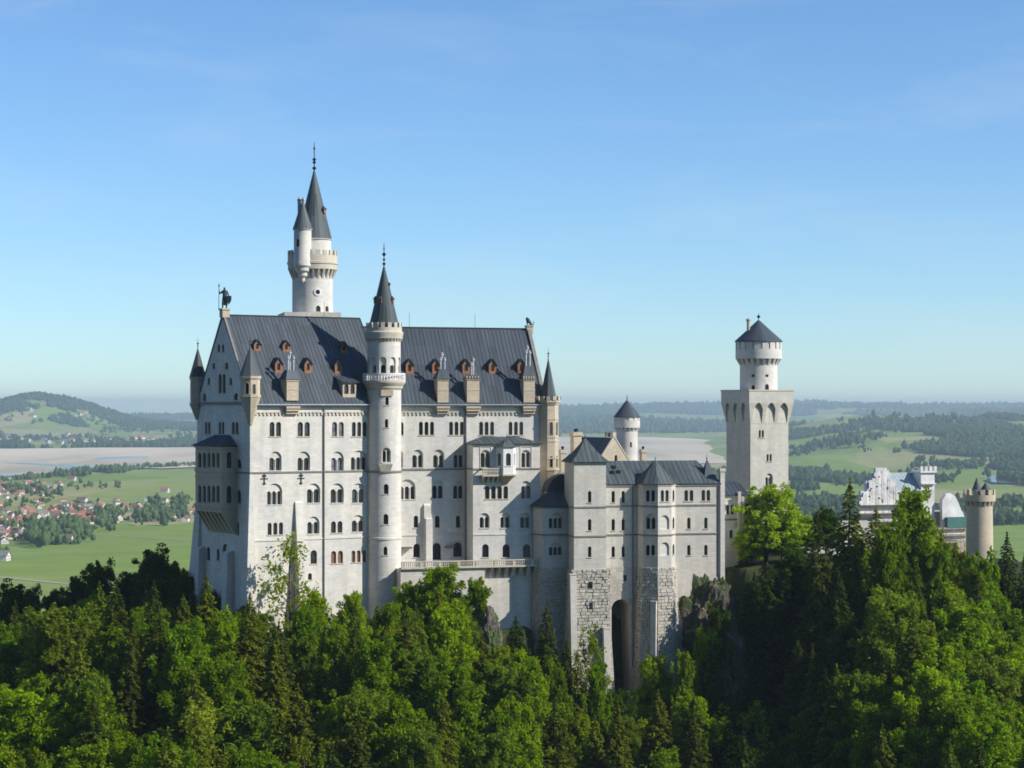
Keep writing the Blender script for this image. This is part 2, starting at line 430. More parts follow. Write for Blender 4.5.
def roof_plane(mb, e0, e1, r1, r0, t=0.25, rib=0.85, m=0, rw=0.03, rh=0.06):
    """sheet roof from eave e0-e1 to ridge r0-r1 (left, right as seen from outside) with standing seams"""
    e0, e1, r1, r0 = map(Vector, (e0, e1, r1, r0))
    nn = (e1-e0).cross(r0-e0)
    if nn.length < 1e-6: nn = (e1-e0).cross(r1-e0)
    nn.normalize()
    L = (e1-e0).length; hgt = ((r0+r1)/2-(e0+e1)/2).length
    off = e0.x*0.37
    tri = (r1-r0).length < 1e-4
    top = [e0, e1, r0] if tri else [e0, e1, r1, r0]
    ux = (e1-e0).normalized(); uy = nn.cross(ux)
    mb.face(top, [(off+(p-e0).dot(ux), (p-e0).dot(uy)) for p in top], m)
    bot = [p-nn*t for p in top]; mb.face(bot[::-1], m=m)
    for i in range(len(top)):
        j = (i+1) % len(top); mb.face([top[j], top[i], bot[i], bot[j]], m=m)
    if rib:
        # seams run straight up the slope from the eave line and stop at the outline
        k = max(1, int(L/rib))
        H = max((p-e0).dot(uy) for p in top)
        P2 = [((p-e0).dot(ux), (p-e0).dot(uy)) for p in top]
        mn = min(p[0] for p in P2); mx = max(p[0] for p in P2)
        x = mn+rib/2
        while x < mx:
            ys = []
            for i in range(len(P2)):
                a, b = P2[i], P2[(i+1) % len(P2)]
                if (a[0]-x)*(b[0]-x) < 0: ys.append(a[1]+(b[1]-a[1])*(x-a[0])/(b[0]-a[0]))
            if len(ys) >= 2 and max(ys)-min(ys) > 0.3:
                y0, y1 = min(ys), max(ys)
                mb.obox(e0+ux*(x-rw)+uy*y0+nn*0.003, ux*2*rw, uy*(y1-y0), nn*rh, m)
            x += rib
def merlons(mb, c, r, z, h, n, t=0.35, frac=0.55, a0=0.0, m=0):
    for i in range(n):
        a = a0+2*math.pi*i/n; da = math.pi/n*frac
        q = [(c[0]+rr*math.cos(b), c[1]+rr*math.sin(b)) for rr, b in ((r, a-da), (r, a+da), (r-t, a+da), (r-t, a-da))]
        mb.prism(q, z, z+h, m=m)
def corbels(mb, c, r0, r1, z0, z1, n, frac=0.5, a0=0.0, m=0):
    """ring of tapering brackets from the shaft (r0) out to the parapet (r1)"""
    for i in range(n):
        a = a0+2*math.pi*i/n; da = math.pi/n*frac
        def P(r, b): return (c[0]+r*math.cos(b), c[1]+r*math.sin(b))
        lo = [P(r0+0.02, a-da), P(r0+0.02, a+da), P(r0-0.3, a+da), P(r0-0.3, a-da)]
        hi = [P(r1, a-da), P(r1, a+da), P(r0-0.3, a+da), P(r0-0.3, a-da)]
        mb.prism(lo, z0, z1, hi, m=m)
def finial(mb, p, h, r=0.12, balls=((0.12, 2.2), (0.3, 1.9), (0.42, 2.6), (0.7, 1.2))):
    prof = [(r*1.1, p[2]-0.3), (r*0.8, p[2])]
    for t, k in balls:
        z = p[2]+t*h; prof += [(r*0.5, z-r*k), (r*k, z), (r*0.5, z+r*k*0.8)]
    prof += [(r*0.25, p[2]+h), (0.0, p[2]+h)]
    mb.lathe(p, prof, 10)
def ngon(c, r, n, a0): return [(c[0]+r*math.cos(a0+2*math.pi*i/n), c[1]+r*math.sin(a0+2*math.pi*i/n)) for i in range(n)]
def rustic(mb, f, s0, s1, z0, z1, batter=0.05, hc=0.72, wc=1.3, m=0, rnd=random, taper=0.0):
    """courses of rough-faced blocks on a battered wall; every block stands proud by its own amount"""
    z = z1; r = 0
    while z > z0+0.05:
        h = min(hc*rnd.uniform(0.8, 1.2), z-z0); ex = taper*(z1-z)
        o = -(z1-z)*batter
        s = s0-ex; first = True
        while s < s1+ex-0.02:
            wd = wc*rnd.uniform(0.6, 1.35)*(0.6 if (first and r % 2) else 1); first = False
            e = min(s+wd, s1+ex)
            if s1+ex-e < 0.35: e = s1+ex
            pr = rnd.choice((0.05, 0.09, 0.13, 0.18, 0.25)) if hc > .5 else 0.05
            g = 0.022
            ch = 0.05
            a0, a1, b0, b1 = s+g, e-g, z-h+g, z-g
            base = [f.map(x, y, o+0.1) for x, y in ((a0, b0), (a1, b0), (a1, b1), (a0, b1))]
            j = [rnd.uniform(-.05, .05) for _ in range(4)]
            top = [f.map(x, y, o-pr+jj) for (x, y), jj in zip(((a0+ch, b0+ch), (a1-ch, b0+ch), (a1-ch, b1-ch), (a0+ch, b1-ch)), j)]
            mb.face(top, m=m)
            for i in range(4):
                k = (i+1) % 4; mb.face([base[i], base[k], top[k], top[i]], m=m)
            s = e
        z -= h; r += 1
    # backing
    o1 = -(z1-z0)*batter; ex = taper*(z1-z0)
    mb.face([f.map(s0-ex, z0, o1+.06), f.map(s1+ex, z0, o1+.06), f.map(s1, z1, .06), f.map(s0, z1, .06)], m=m)

# ------------------------------------------------------------------ the palace
def west_side(f, s): p = f.map(s, 0); return Face(p.x, p.y, f.ang-math.pi/2)    # face seen from the left; s runs towards the front
def east_side(f, s): p = f.map(s, 0); return Face(p.x, p.y, f.ang+math.pi/2)    # face on the right; s runs away from the front
F1 = Face.at(250, 400, 32); sB = F1.S(383)
pB = F1.map(sB, 0); F2 = Face(pB.x, pB.y, R(17)); sC = F2.S(545)
WD = 25.0; pN = F1.map(0, 0, WD); F0 = Face(pN.x, pN.y, R(32-90))
ZE, ZR1, ZR2 = 0.45, 18.0, 16.2
palace = thing('palace_building', (*F1.xy(12, 12), -44), 'huge white limestone palace with steep dark roofs, west gable and rows of arched windows', 'palace')

# south wall, west block
w1 = Wall(palace, F1)
for x0, x1 in ((269.6, 281), (297.6, 309.8)): w1.win(x0, x1, 421.9, 436.4, 2)
w1.win(332, 343.8, 421.9, 436.4, 2, glass='glass_light'); w1.win(351.9, 366.5, 421.9, 436.4, 3)
for x0, x1, g in ((270, 281, 'glass'), (298.2, 309.5, 'glass'), (331.8, 343.2, 'glass_light')): w1.win(x0, x1, 457.6, 470.6, 2, 451.5, glass=g)
w1.win(351.5, 366.5, 457, 470, 3, 450.5)
w1.win(267.8, 281.6, 491, 504.8, 3, 483.5)
for x0, x1 in ((307.6, 319.6), (331.2, 343.2), (352.6, 364.6)): w1.win(x0, x1, 489, 503, 2, 483.4)
w1.win(267.6, 283, 522.3, 535, 3)
w1.win(308, 319, 521.8, 534, 2, 516.5); w1.win(331, 342.4, 521, 533, 2); w1.win(352.4, 364, 520.2, 532, 2, 515)
w1.win(310.6, 317, 550, 564, 1); w1.win(331, 343, 550.6, 563.6, 2, glass='brownwood'); w1.win(351.5, 366, 550, 562.6, 3, glass='brownwood')
w1.win(308, 312, 573, 580, 1)
w1.build([(0, -46), (sB, -46), (sB, ZE-.1), (0, ZE-.1)], px=False)
# south wall, east block
w2 = Wall(palace, F2)
w2.win(398.6, 403.6, 421.9, 435, 1)
for x0, x1 in ((419, 434), (449.2, 463.8), (479.2, 494), (508.6, 523.2)): w2.win(x0, x1, 421.7, 435, 3)
w2.win(398, 402.6, 455, 467.5, 1, 451)
for x0, x1 in ((412.8, 422.6), (433.6, 443.6), (454.2, 462.8)): w2.win(x0, x1, 455, 467.6, 2, 449.6)
w2.win(399.6, 415, 486.4, 499.4, 3, 479.4)
for x0, x1 in ((432.8, 442.6), (453.8, 462.6)): w2.win(x0, x1, 485.6, 498.6, 2, 480.6)
for x0, x1 in ((413.8, 418.2), (435, 439.8), (456, 460.2)): w2.win(x0, x1, 515.6, 527.6, 1)
w2.win(413.4, 420.2, 543.6, 557.4, 1, depth=0.6); w2.win(433, 441.5, 543, 560, 1, 540.6, name='arched_door', sill=False); w2.win(453.8, 462.4, 542.4, 557, 1, 540.6)
w2.build([(0, -46), (sC, -46), (sC, ZE-.1), (0, ZE-.1)], px=False)
# west gable wall
w0 = Wall(palace, F0, 'lime')
for x0, x1 in ((205, 210.4), (218.6, 224.2), (231.8, 238.4)): w0.win(x0, x1, 421.8, 434, 2)
for x0, x1, y0, y1, n in ((217.6, 220, 344, 352, 1), (222, 224.2, 344, 352, 1), (212.4, 215, 362.6, 369, 1), (225, 228, 362, 369, 1),
                          (218.4, 225.6, 373.6, 393, 2), (207.6, 210, 377.6, 384.6, 1), (229.4, 232, 377.4, 385, 1), (203, 206, 393, 401, 1), (234, 238.6, 393, 400, 1)):
    w0.win(x0, x1, y0, y1, n)
for x0, x1, y0, y1 in ((236.6, 241.4, 459, 468), (236.6, 241, 490, 503), (236.6, 239, 522, 535), (197.6, 201.4, 545, 557), (206.6, 210, 547, 560), (216.6, 219.4, 549, 560), (222.6, 228, 544, 571)):
    w0.win(x0, x1, y0, y1, 1)
w0.build([(0, -48), (WD, -48), (WD, ZE-.1), (WD/2, ZR1+.3), (0, ZE-.1)], px=False)
# plain walls turned away from us
mb = MB()
pNE = F2.map(sC, 0, 22); pNB = F2.map(0, 0, 22)
for a, b, zt in ((pNE, pNB, ZE), (pNB, pN, ZE)):
    mb.face([(a.x, a.y, -46), (b.x, b.y, -46), (b.x, b.y, zt), (a.x, a.y, zt)])
fe = east_side(F2, sC); sheet(mb, fe.map, [(0, -46), (22, -46), (22, ZE-.1), (11, ZR2-.2), (0, ZE-.1)])
mb.face([F1.map(sB+1.2, ZE, 0), F1.map(sB+1.2, ZE, 25), F1.map(sB+1.2, ZR1-.1, 12.5)])
mb.build('rear_wall', 'lime', palace)

# roofs
rm = MB()
sR = 30.2
roof_plane(rm, F1.map(-.1, ZE, -.9), F1.map(sB+1.4, ZE, -.9), F1.map(sR, ZR1, 12.5), F1.map(-.1, ZR1, 12.5), rib=0.82)
roof_plane(rm, F1.map(sB+1.4, ZE, 25.9), F1.map(-.1, ZE, 25.9), F1.map(-.1, ZR1, 12.5), F1.map(sR, ZR1, 12.5), rib=0)
roof_plane(rm, F2.map(-1, ZE, -.9), F2.map(sC-.2, ZE, -.9), F2.map(sC-.2, ZR2, 11), F2.map(-3.5, ZR2, 11), rib=0.82)
roof_plane(rm, F2.map(sC-.2, ZE, 22.9), F2.map(-1, ZE, 22.9), F2.map(-3.5, ZR2, 11), F2.map(sC-.2, ZR2, 11), rib=0)
roof = rm.build('roof', 'roof', palace)
cp = MB()
a, b = F1.map(.5, ZR1+.02, 12.5), F1.map(sR-.1, ZR1+.02, 12.5); cp.tube([a, b], .16, n=6)
a, b = F2.map(-1.5, ZR2+.02, 11), F2.map(sC-.8, ZR2+.02, 11); cp.tube([a, b], .16, n=6)
a, b = F1.map(sR, ZR1+.03, 12.5), F1.map(sB+1.4, ZE+.05, -.85); cp.tube([a, b], .12, n=6)
cp.build('ridge_cap', 'iron', roof)
for px, y0, y1 in ((352, 314, 298), (423, 328, 312), (490, 329, 312)):
    f_, z_ = (F1, ZR1) if px < 360 else (F2, ZR2)
    s_ = f_.S(px); q = f_.map(s_, z_, 12 if f_ is F1 else 11); m_ = MB(); m_.tube([q, q+Vector((0, 0, 3.0))], .035, n=5); m_.build('lightning_rod', 'iron', roof)
# gable copings
cp = MB()
def coping(fc, s0, z0, s1, z1, wdt=0.75, h=0.4, front=-.12):
    cp = MB(); a, b = fc.map(s0, z0, front), fc.map(s1, z1, front); cp.obox(a, b-a, fc.n*wdt, (0, 0, h)); cp.build('gable_coping', 'course', palace)
coping(F0, -.5, ZE-.3, WD/2, ZR1+.3, .42, .3); coping(F0, WD+.5, ZE-.3, WD/2, ZR1+.3, .42, .3)
coping(fe, -.7, ZE-.2, 11, ZR2+.25, .7, .6, -.25); coping(fe, 22.7, ZE-.2, 11, ZR2+.25, .7, .6, -.25)
# eaves: gutter, shadowed cornice, corbel table
def eaves(f, s0, s1):
    g = MB(); a = f.map(s0, ZE-.1, -1.08); g.obox(a, f.map(s1, ZE-.1, -1.08)-a, f.n*.17, (0, 0, .22)); g.build('gutter', 'zinc', palace)
    c = MB(); a = f.map(s0, ZE-.42, -.55); c.obox(a, f.map(s1, ZE-.42, -.55)-a, f.n*.6, (0, 0, .3))
    a = f.map(s0, -1.1, -.22); c.obox(a, f.map(s1, -1.1, -.22)-a, f.n*.25, (0, 0, .22))
    s = s0+.3
    while s < s1-.3:
        a = f.map(s, -1.6, -.22); c.obox(a, f.u*.34, f.n*.25, (0, 0, .5)); s += .82
    c.build('cornice', 'trim', palace)
eaves(F1, .8, sB); eaves(F2, 0, sC-.6)
# string courses
def course_part(parent, f, s0, s1, z, h=.3, p=.14, m='course', name='string_course'): c_ = MB(); course(c_, f, s0, s1, z, h, p); c_.build(name, m, parent)
course_part(palace, F1, -.1, sB, F1.uz(300, 472.0)[1], .32, .16); course_part(palace, F2, 0, sC, F2.uz(430, 469.3)[1], .32, .16)
course_part(palace, F0, -.1, WD+.1, F0.uz(220, 403.2)[1], .5, .3); course_part(palace, F0, 0, WD+.1, F0.uz(240, 472.4)[1], .3, .14)
course_part(palace, F1, .4, sB, F1.uz(300, 539.2)[1], .3, .14, 'lime', 'plinth_course'); course_part(palace, F2, 0, sC, F2.uz(430, 534.6)[1], .3, .14, 'lime', 'plinth_course')
# buttresses
def buttress(f, s0, s1, z0, z1, p0, p1, name='buttress', m='lime', d=.3, slope=0.5):
    b = MB(); lo = [f.xy(s0, -p0), f.xy(s1, -p0), f.xy(s1, d), f.xy(s0, d)]; hi = [f.xy(s0, -p1), f.xy(s1, -p1), f.xy(s1, d), f.xy(s0, d)]
    b.prism(lo, z0, z1, hi)
    b.face([f.map(s0, z1+.01, -p1), f.map(s1, z1+.01, -p1), f.map(s1, z1+slope, .02), f.map(s0, z1+slope, .02)])
    b.face([f.map(s1, z1+.01, -p1), f.map(s1, z1+.01, .02), f.map(s1, z1+slope, .02)]); b.face([f.map(s0, z1+.01, .02), f.map(s0, z1+.01, -p1), f.map(s0, z1+slope, .02)])
    return b.build(name, m, palace)
s0, zt = F1.uz(294.6, 503.5); s1, _ = F1.uz(302, 503.5)
buttress(F1, s0, s1, -46, zt, 3.2, .35)
s0, zt = F2.uz(424.6, 519); s1, _ = F2.uz(431, 519)
buttress(F2, s0, s1, -46, zt, 1.5, 1.2)
s0, zt = F2.uz(423.6, 506); s1, _ = F2.uz(430.4, 506)
buttress(F2, s0, s1, -46, zt, .62, .5)
b = MB(); zt = F1.uz(252, 474)[1]                       # battered south-west corner
lo = [F1.xy(-1.7, -1.5), F1.xy(1.0, -1.5), F1.xy(1.0, 1.2), F1.xy(-1.7, 1.2)]; hi = [F1.xy(-.06, -.06), F1.xy(.5, -.06), F1.xy(.5, .6), F1.xy(-.06, .6)]
b.prism(lo, -46, zt, hi); b.build('corner_buttress', 'lime', palace)
b = MB(); zt = F0.uz(198, 490)[1]
lo = [F0.xy(-3.4, -1.8), F0.xy(2.6, -1.8), F0.xy(2.6, .5), F0.xy(-3.4, .5)]; hi = [F0.xy(-.05, -.05), F0.xy(1.6, -.05), F0.xy(1.6, .5), F0.xy(-.05, .5)]
b.prism(lo, -48, zt, hi); b.build('corner_buttress', 'lime', palace)
for x0, x1, y0 in ((201.5, 205, 548), (229, 233.6, 552)):
    s0, zt = F0.uz(x0, y0); s1, _ = F0.uz(x1, y0); buttress(F0, s0, s1, -48, zt, 1.9, 1.3, 'pier')
# drain pipes and wall anchors
for f_, px, d in ((F1, 323.6, -.14), (F2, 465.6, -.14)):
    m_ = MB(); q = f_.map(f_.S(px), 0, d); m_.tube([(q.x, q.y, -44), (q.x, q.y, -.3)], .17, n=8); m_.build('drainpipe', 'pipe', palace)
for px, py in ((264.2, 479), (301, 478.6)):
    s, z = F1.uz(px, py); m_ = MB()
    for q in ((-.08, -1.1, .16, 2.2), (-.75, -.02, 1.5, .16), (-.4, .45, .8, .3), (-.3, -1.0, .6, .22)):
        a = F1.map(s+q[0], z+q[1], -.14-.001*abs(q[1])); m_.obox(a, F1.u*q[2], F1.n*.16, (0, 0, q[3]))
    m_.build('wall_anchor', 'iron', palace)

# west loggia bay
FW = F0.out(3.0); s0, ze = FW.uz(195.4, 445); s1, _ = FW.uz(222, 445); zb = FW.uz(210, 512)[1]
bay = Wall(palace, FW, 'sand', 'trim')
for i in range(5):
    xa = 198.2+i*4.55; bay.win(xa, xa+3.1, 452.5, 467.3, 1, name='loggia_window'); bay.win(xa, xa+3.1, 485.4, 502.3, 1, name='loggia_window')
bay.build([(s0, zb), (s1, zb), (s1, ze), (s0, ze)], 'bay_wall', px=False)
FS = east_side(FW, s1); bs = Wall(palace, FS, 'sand', 'trim')
for y0, y1 in ((452, 468), (486, 503)):
    za, zb_ = FS.uz(229, y1)[1], FS.uz(229, y0)[1]; bs.win_m(1.0, 2.0, za, zb_, 1, name='loggia_window')
bs.build([(0, zb), (3, zb), (3, ze), (0, ze)], 'bay_wall', px=False)
r_ = MB(); zp = F0.uz(218, 434.6)[1]; ex = .5
EL, ER = FW.map(s0-ex, ze, -ex), FW.map(s1+ex, ze, -ex); PL, PR = F0.map(s0+3, zp, .02), F0.map(s1-3, zp, .02)
roof_plane(r_, EL, ER, PR, PL, .2, 1.0); roof_plane(r_, ER, F0.map(s1+ex, ze, .02), PR, PR, .2, 1.0); roof_plane(r_, F0.map(s0-ex, ze, .02), EL, PL, PL, .2, 1.0)
r_.build('bay_roof', 'roof', palace)
c = MB()
for z_, h_, p_ in ((ze-.25, .5, .25), (FW.uz(210, 470.6)[1], .5, .2), (FW.uz(210, 477)[1], .3, .1), (FW.uz(210, 506)[1], .6, .25)):
    course(c, FW, s0-.1, s1+.1, z_, h_, p_, back=.3); course(c, FS, -.1, 2.99, z_, h_, p_, back=.3)
zl = F0.uz(225, 533)[1]
for i in range(7):                                     # slanting brackets below the bay
    sa = s0+(s1-s0-.7)*i/6; hi = [FW.xy(sa, 0.05), FW.xy(sa+.7, .05), FW.xy(sa+.7, 3.1), FW.xy(sa, 3.1)]; lo = [FW.xy(sa, 2.85), FW.xy(sa+.7, 2.85), FW.xy(sa+.7, 3.1), FW.xy(sa, 3.1)]
    c.prism(lo, zl, zb+.02, hi)
hi = [FW.xy(s0+.1, .45), FW.xy(s1-.05, .45), FW.xy(s1-.05, 3.1), FW.xy(s0+.1, 3.1)]; lo = [FW.xy(s0+.1, 2.9), FW.xy(s1-.05, 2.9), FW.xy(s1-.05, 3.1), FW.xy(s0+.1, 3.1)]
c.prism(lo, zl+.05, zb+.02, hi)
c.build('bay_moulding', 'sand', palace)

# corner turrets
def turret(ctr, n, a0, r, z0, z1, zap, zcor, wall='sand', conem='cone', wins=(), merl=False, name='corner_turret', eav=1.12, cr=0.4):
    b = MB(); b.prism(ngon(ctr, r, n, a0), z0, z1, cap=False)
    b.prism(ngon(ctr, cr, n, a0), zcor, z0, ngon(ctr, r*1.06, n, a0)); b.prism(ngon(ctr, r*1.1, n, a0), z0-.02, z0+.4); b.prism(ngon(ctr, r*1.12, n, a0), z1-.5, z1)
    t = b.build(name, wall, palace)
    k = MB(); k.pyramid(ngon(ctr, r*eav, n, a0), z1+.02, (ctr[0], ctr[1], zap)); finial(k, (ctr[0], ctr[1], zap-.2), 2.0, .1, ((.2, 1.8), (.45, 2.6)))
    k.build('cone_roof', conem, t)
    if merl:
        k = MB(); k.prism(ngon(ctr, r*1.25, n, a0), z1-.1, z1+.35); merlons(k, ctr, r*1.25, z1+.35, .8, 12); k.build('battlement', wall, t)
    for (a, za, zb_, hw) in wins:
        m_ = MB(); p = Vector((ctr[0]+math.sin(a)*r*math.cos(math.pi/n)*1.0, ctr[1]-math.cos(a)*r*math.cos(math.pi/n), 0)); f_ = Face(p.x, p.y, a)
        rv = MB(); o = arch(-hw-.12, hw+.12, za-.1, zb_+.12); i_ = arch(-hw, hw, za, zb_)
        for q in range(len(o)): rv.face([f_.map(*o[q], -.08), f_.map(*o[(q+1) % len(o)], -.08), f_.map(*i_[(q+1) % len(o)], -.08), f_.map(*i_[q], -.08)])
        reveal(rv, f_.map, i_, -.08, .04); reveal(rv, f_.map, o[::-1], -.08, .04); rv.face([f_.map(*q, -.005) for q in i_], m=1)
        rv.build('slit_window', [wall, 'glass'], t)
    return t
A_ = F1.ang
c1 = F1.xy(0.1, .1); mp1 = 400/FPX
turret(c1, 8, A_+R(22.5), 1.85, (407-397)*mp1, (407-376)*mp1, (407-345)*mp1, (407-425)*mp1, 'sand', 'green', [(A_-R(45), (407-394)*mp1, (407-383)*mp1, .35), (A_, (407-394)*mp1, (407-384)*mp1, .3)])
c2 = F0.xy(.1, .1); mp2 = c2[1]/FPX
turret(c2, 8, A_+R(22.5), 1.5, (407-405)*mp2, (407-377)*mp2, (407-347)*mp2, (407-420)*mp2, 'sand', 'cone', [(A_-R(90), (407-395)*mp2, (407-384)*mp2, .3)])
ct3 = F2.xy(F2.S(548.6), .2); mp3 = ct3[1]/FPX; A2 = F2.ang
turret(ct3, 8, A2+R(22.5), 2.05, (407-470)*mp3, (407-402)*mp3, (407-357)*mp3, (407-487)*mp3, 'sand', 'cone',
       [(A2, (407-435)*mp3, (407-422)*mp3, .33), (A2, (407-467)*mp3, (407-456)*mp3, .33), (A2+R(45), (407-435)*mp3, (407-422)*mp3, .3), (A2+R(45), (407-467)*mp3, (407-456)*mp3, .3)], True, eav=.88)
k = MB()
for y in (419, 437, 441, 458): k.prism(ngon(ct3, 2.17, 8, A2+R(22.5)), (407-y)*mp3-.14, (407-y)*mp3+.14)
k.build('turret_moulding', 'sand', palace)

# chimneys standing on the eaves
def chimney(f, x0, x1, yb, yt, xp0, xp1, ycap, ypip, np_=3, crenel=False):
    s0 = f.S(x0); s1 = f.S(x1); m_ = f.map((s0+s1)/2, 0).y/FPX; Z = lambda y: (HY-y)*m_
    b = MB(); a = f.map(s0, Z(yb)-.3, -.75); b.obox(a, f.u*(s1-s0), f.n*2.6, (0, 0, Z(yt)-Z(yb)+.3))
    for q, h, e in ((Z(yt)-.3, .3, .14), ((Z(yb)+Z(yt))/2-.15, .22, .06)):
        a = f.map(s0-e, q, -.75-e); b.obox(a, f.u*(s1-s0+2*e), f.n*(2.6+2*e), (0, 0, h))
    e = .22                                              # stepped corbel carrying it below the eaves
    for i, (y, h, p) in enumerate(((406.2, .45, 1.15), (408.6, .5, .95), (411.2, .55, .6))):
        a = f.map(s0-e+.1*i, Z(y)-h, -p); b.obox(a, f.u*(s1-s0+2*e-.2*i), f.n*(p+.02), (0, 0, h))
    ch = b.build('chimney', 'sand', palace)
    k = MB(); e = .3; lo = [f.xy(s0-e, -.75-e), f.xy(s1+e, -.75-e), f.xy(s1+e, 1.85+e), f.xy(s0-e, 1.85+e)]
    p0, p1 = f.S(xp0), f.S(xp1); hi = [f.xy(p0-.1, -.1), f.xy(p1+.1, -.1), f.xy(p1+.1, 1.1), f.xy(p0-.1, 1.1)]
    k.prism(lo, Z(yt)+.02, Z(ycap), hi); k.build('chimney_cap', 'roof', ch)
    if crenel:
        k = MB()
        for i in range(5): a = f.map(s0-.2+i*(s1-s0+.1)/4.6, Z(yt)+.03, -1.08); k.obox(a, f.u*.25, f.n*.3, (0, 0, .5))
        k.build('crenellation', 'sand', ch)
    for i in range(np_):
        t = (i+.5)/np_; q = f.map(p0+(p1-p0)*t, 0, .5+(.25 if i % 2 else -.15)); k = MB()
        zt = Z(ypip)-(0 if i == np_//2 else 1.0); r = .17
        k.lathe((q.x, q.y), [(r, Z(ycap)-.1), (r, zt-.75), (r*1.9, zt-.7), (r*1.9, zt-.4), (r*.9, zt-.35), (r*1.5, zt-.1), (.03, zt)], 10); k.build('pinnacle', 'pinn', ch)
chimney(F1, 285, 296.8, 399, 379.6, 287.5, 295.6, 370, 350)
chimney(F2, 436.6, 447.6, 401, 379, 440, 446, 369, 352)
chimney(F2, 466, 478.4, 401, 378.6, 470.6, 475.4, 375, 357, 2, True)
chimney(F2, 522.6, 533.8, 401, 379, 525.4, 531.2, 366, 345, 3, True)

# roof dormers
def on_roof(f, px, py, zr, run):
    kx, kz = (px-CXP)/FPX, (HY-py)/FPX; g = (run+.9)/(zr-ZE); n = f.n
    a = kx*n.x+n.y; b = -(f.o.x*n.x+f.o.y*n.y)
    Y = (-.9-ZE*g-b)/(a-kz*g); p = Vector((kx*Y, Y, kz*Y)); return (p-f.o).dot(f.u), p.z, (p-f.o).dot(n)
def dormer(f, px, yb, yt, zr, run, wpx=7.0):
    s, z, d = on_roof(f, px, yb, zr, run); m_ = f.map(s, 0, d).y/FPX; h = (yb-yt)*m_; hw = wpx*m_/2/math.cos(f.ang)
    fr = Face(*f.xy(s, d-.06), f.ang); zg = z+h*.62; zt = z+h
    b = MB(); o = [(-hw, z-.1), (hw, z-.1), (hw, zg), (0, zt), (-hw, zg)]; hole = arch(-hw*.45, hw*.45, z+h*.18, z+h*.68)
    sheet(b, fr.map, o, [hole]); reveal(b, fr.map, hole, 0, .3)
    dp = (h+.3)*(run+.9)/(zr-ZE)
    for sg in (-1, 1):
        b.face([fr.map(sg*hw, z-.1, 0), fr.map(sg*hw, z-.1, dp), fr.map(sg*hw, zg, dp), fr.map(sg*hw, zg, 0)])
    t = b.build('dormer', 'wood', palace)
    p = MB(); p.face([fr.map(*q, .25) for q in hole]); p.build('pane', 'glass', t)
    k = MB()
    for sg in (-1, 1):
        e = [fr.map(sg*(hw+.2), zg-.22, -.3), fr.map(0, zt+.06, -.3), fr.map(0, zt+.06, dp), fr.map(sg*(hw+.2), zg-.22, dp)]
        up = Vector((0, 0, .13)); k.face(e); k.face([q+up for q in e]); k.face([e[0], e[1], e[1]+up, e[0]+up])
        k.face([e[0], e[3], e[3]+up, e[0]+up])
    k.build('dormer_roof', 'roof', t)
for px, yb, yt in ((257.2, 350.6, 340.4), (286, 351.4, 341), (344, 352.6, 342), (278.6, 372.6, 358.4), (308, 372.8, 358.6), (338.4, 373.4, 359.4)):
    dormer(F1, px, yb, yt, ZR1, 12.5, 6.0 if yb < 360 else 6.6)
for px in (409.6, 436, 466.2, 492.6, 521.4): dormer(F2, px, 373.6, 359.6, ZR2, 11, 7.4)
s, z, d = on_roof(F1, 349.4, 397, ZR1, 12.5); fr = Face(*F1.xy(s, d-.05), F1.ang); b = MB()
hs = [arch(-1.15, -.2, z+.6, z+2.5), arch(.2, 1.15, z+.6, z+2.5)]
sheet(b, fr.map, [(-1.5, z-.2), (1.5, z-.2), (1.5, z+3), (-1.5, z+3)], hs)
for h in hs: reveal(b, fr.map, h, 0, .35)
for sg in (-1.5, 1.5): b.face([fr.map(sg, z-.2), fr.map(sg, z+3), fr.map(sg, z+3.6, 3), fr.map(sg, z-.2, 3)])
t = b.build('wide_dormer', 'sand', palace)
p = MB()
for h in hs: p.face([fr.map(*q, .3) for q in h])
p.build('pane', 'glass', t)
k = MB(); roof_plane(k, fr.map(-1.9, z+2.95, -.5), fr.map(1.9, z+2.95, -.5), fr.map(1.9, z+4.3, 3.6), fr.map(-1.9, z+4.3, 3.6), .2, 1.0); k.build('dormer_roof', 'roof', t)
# pedestals on the gables
k = MB(); q = F0.xy(WD/2, .35); zped = (HY-308.5)*q[1]/FPX; zp0 = ZR1+.3
k.prism(ngon(q, 1.05, 4, A_+R(45)), zp0-.8, zped-.3); k.prism(ngon(q, 1.3, 4, A_+R(45)), zped-.31, zped); k.build('gable_pedestal', 'sand', palace)
ql = fe.xy(11, -.1); zl_ = (HY-325.5)*ql[1]/FPX
k = MB(); k.prism(ngon(ql, .95, 4, A2+R(45)), ZR2-1.2, zl_-.25); k.prism(ngon(ql, 1.15, 4, A2+R(45)), zl_-.26, zl_); k.build('gable_pedestal', 'sand', palace)

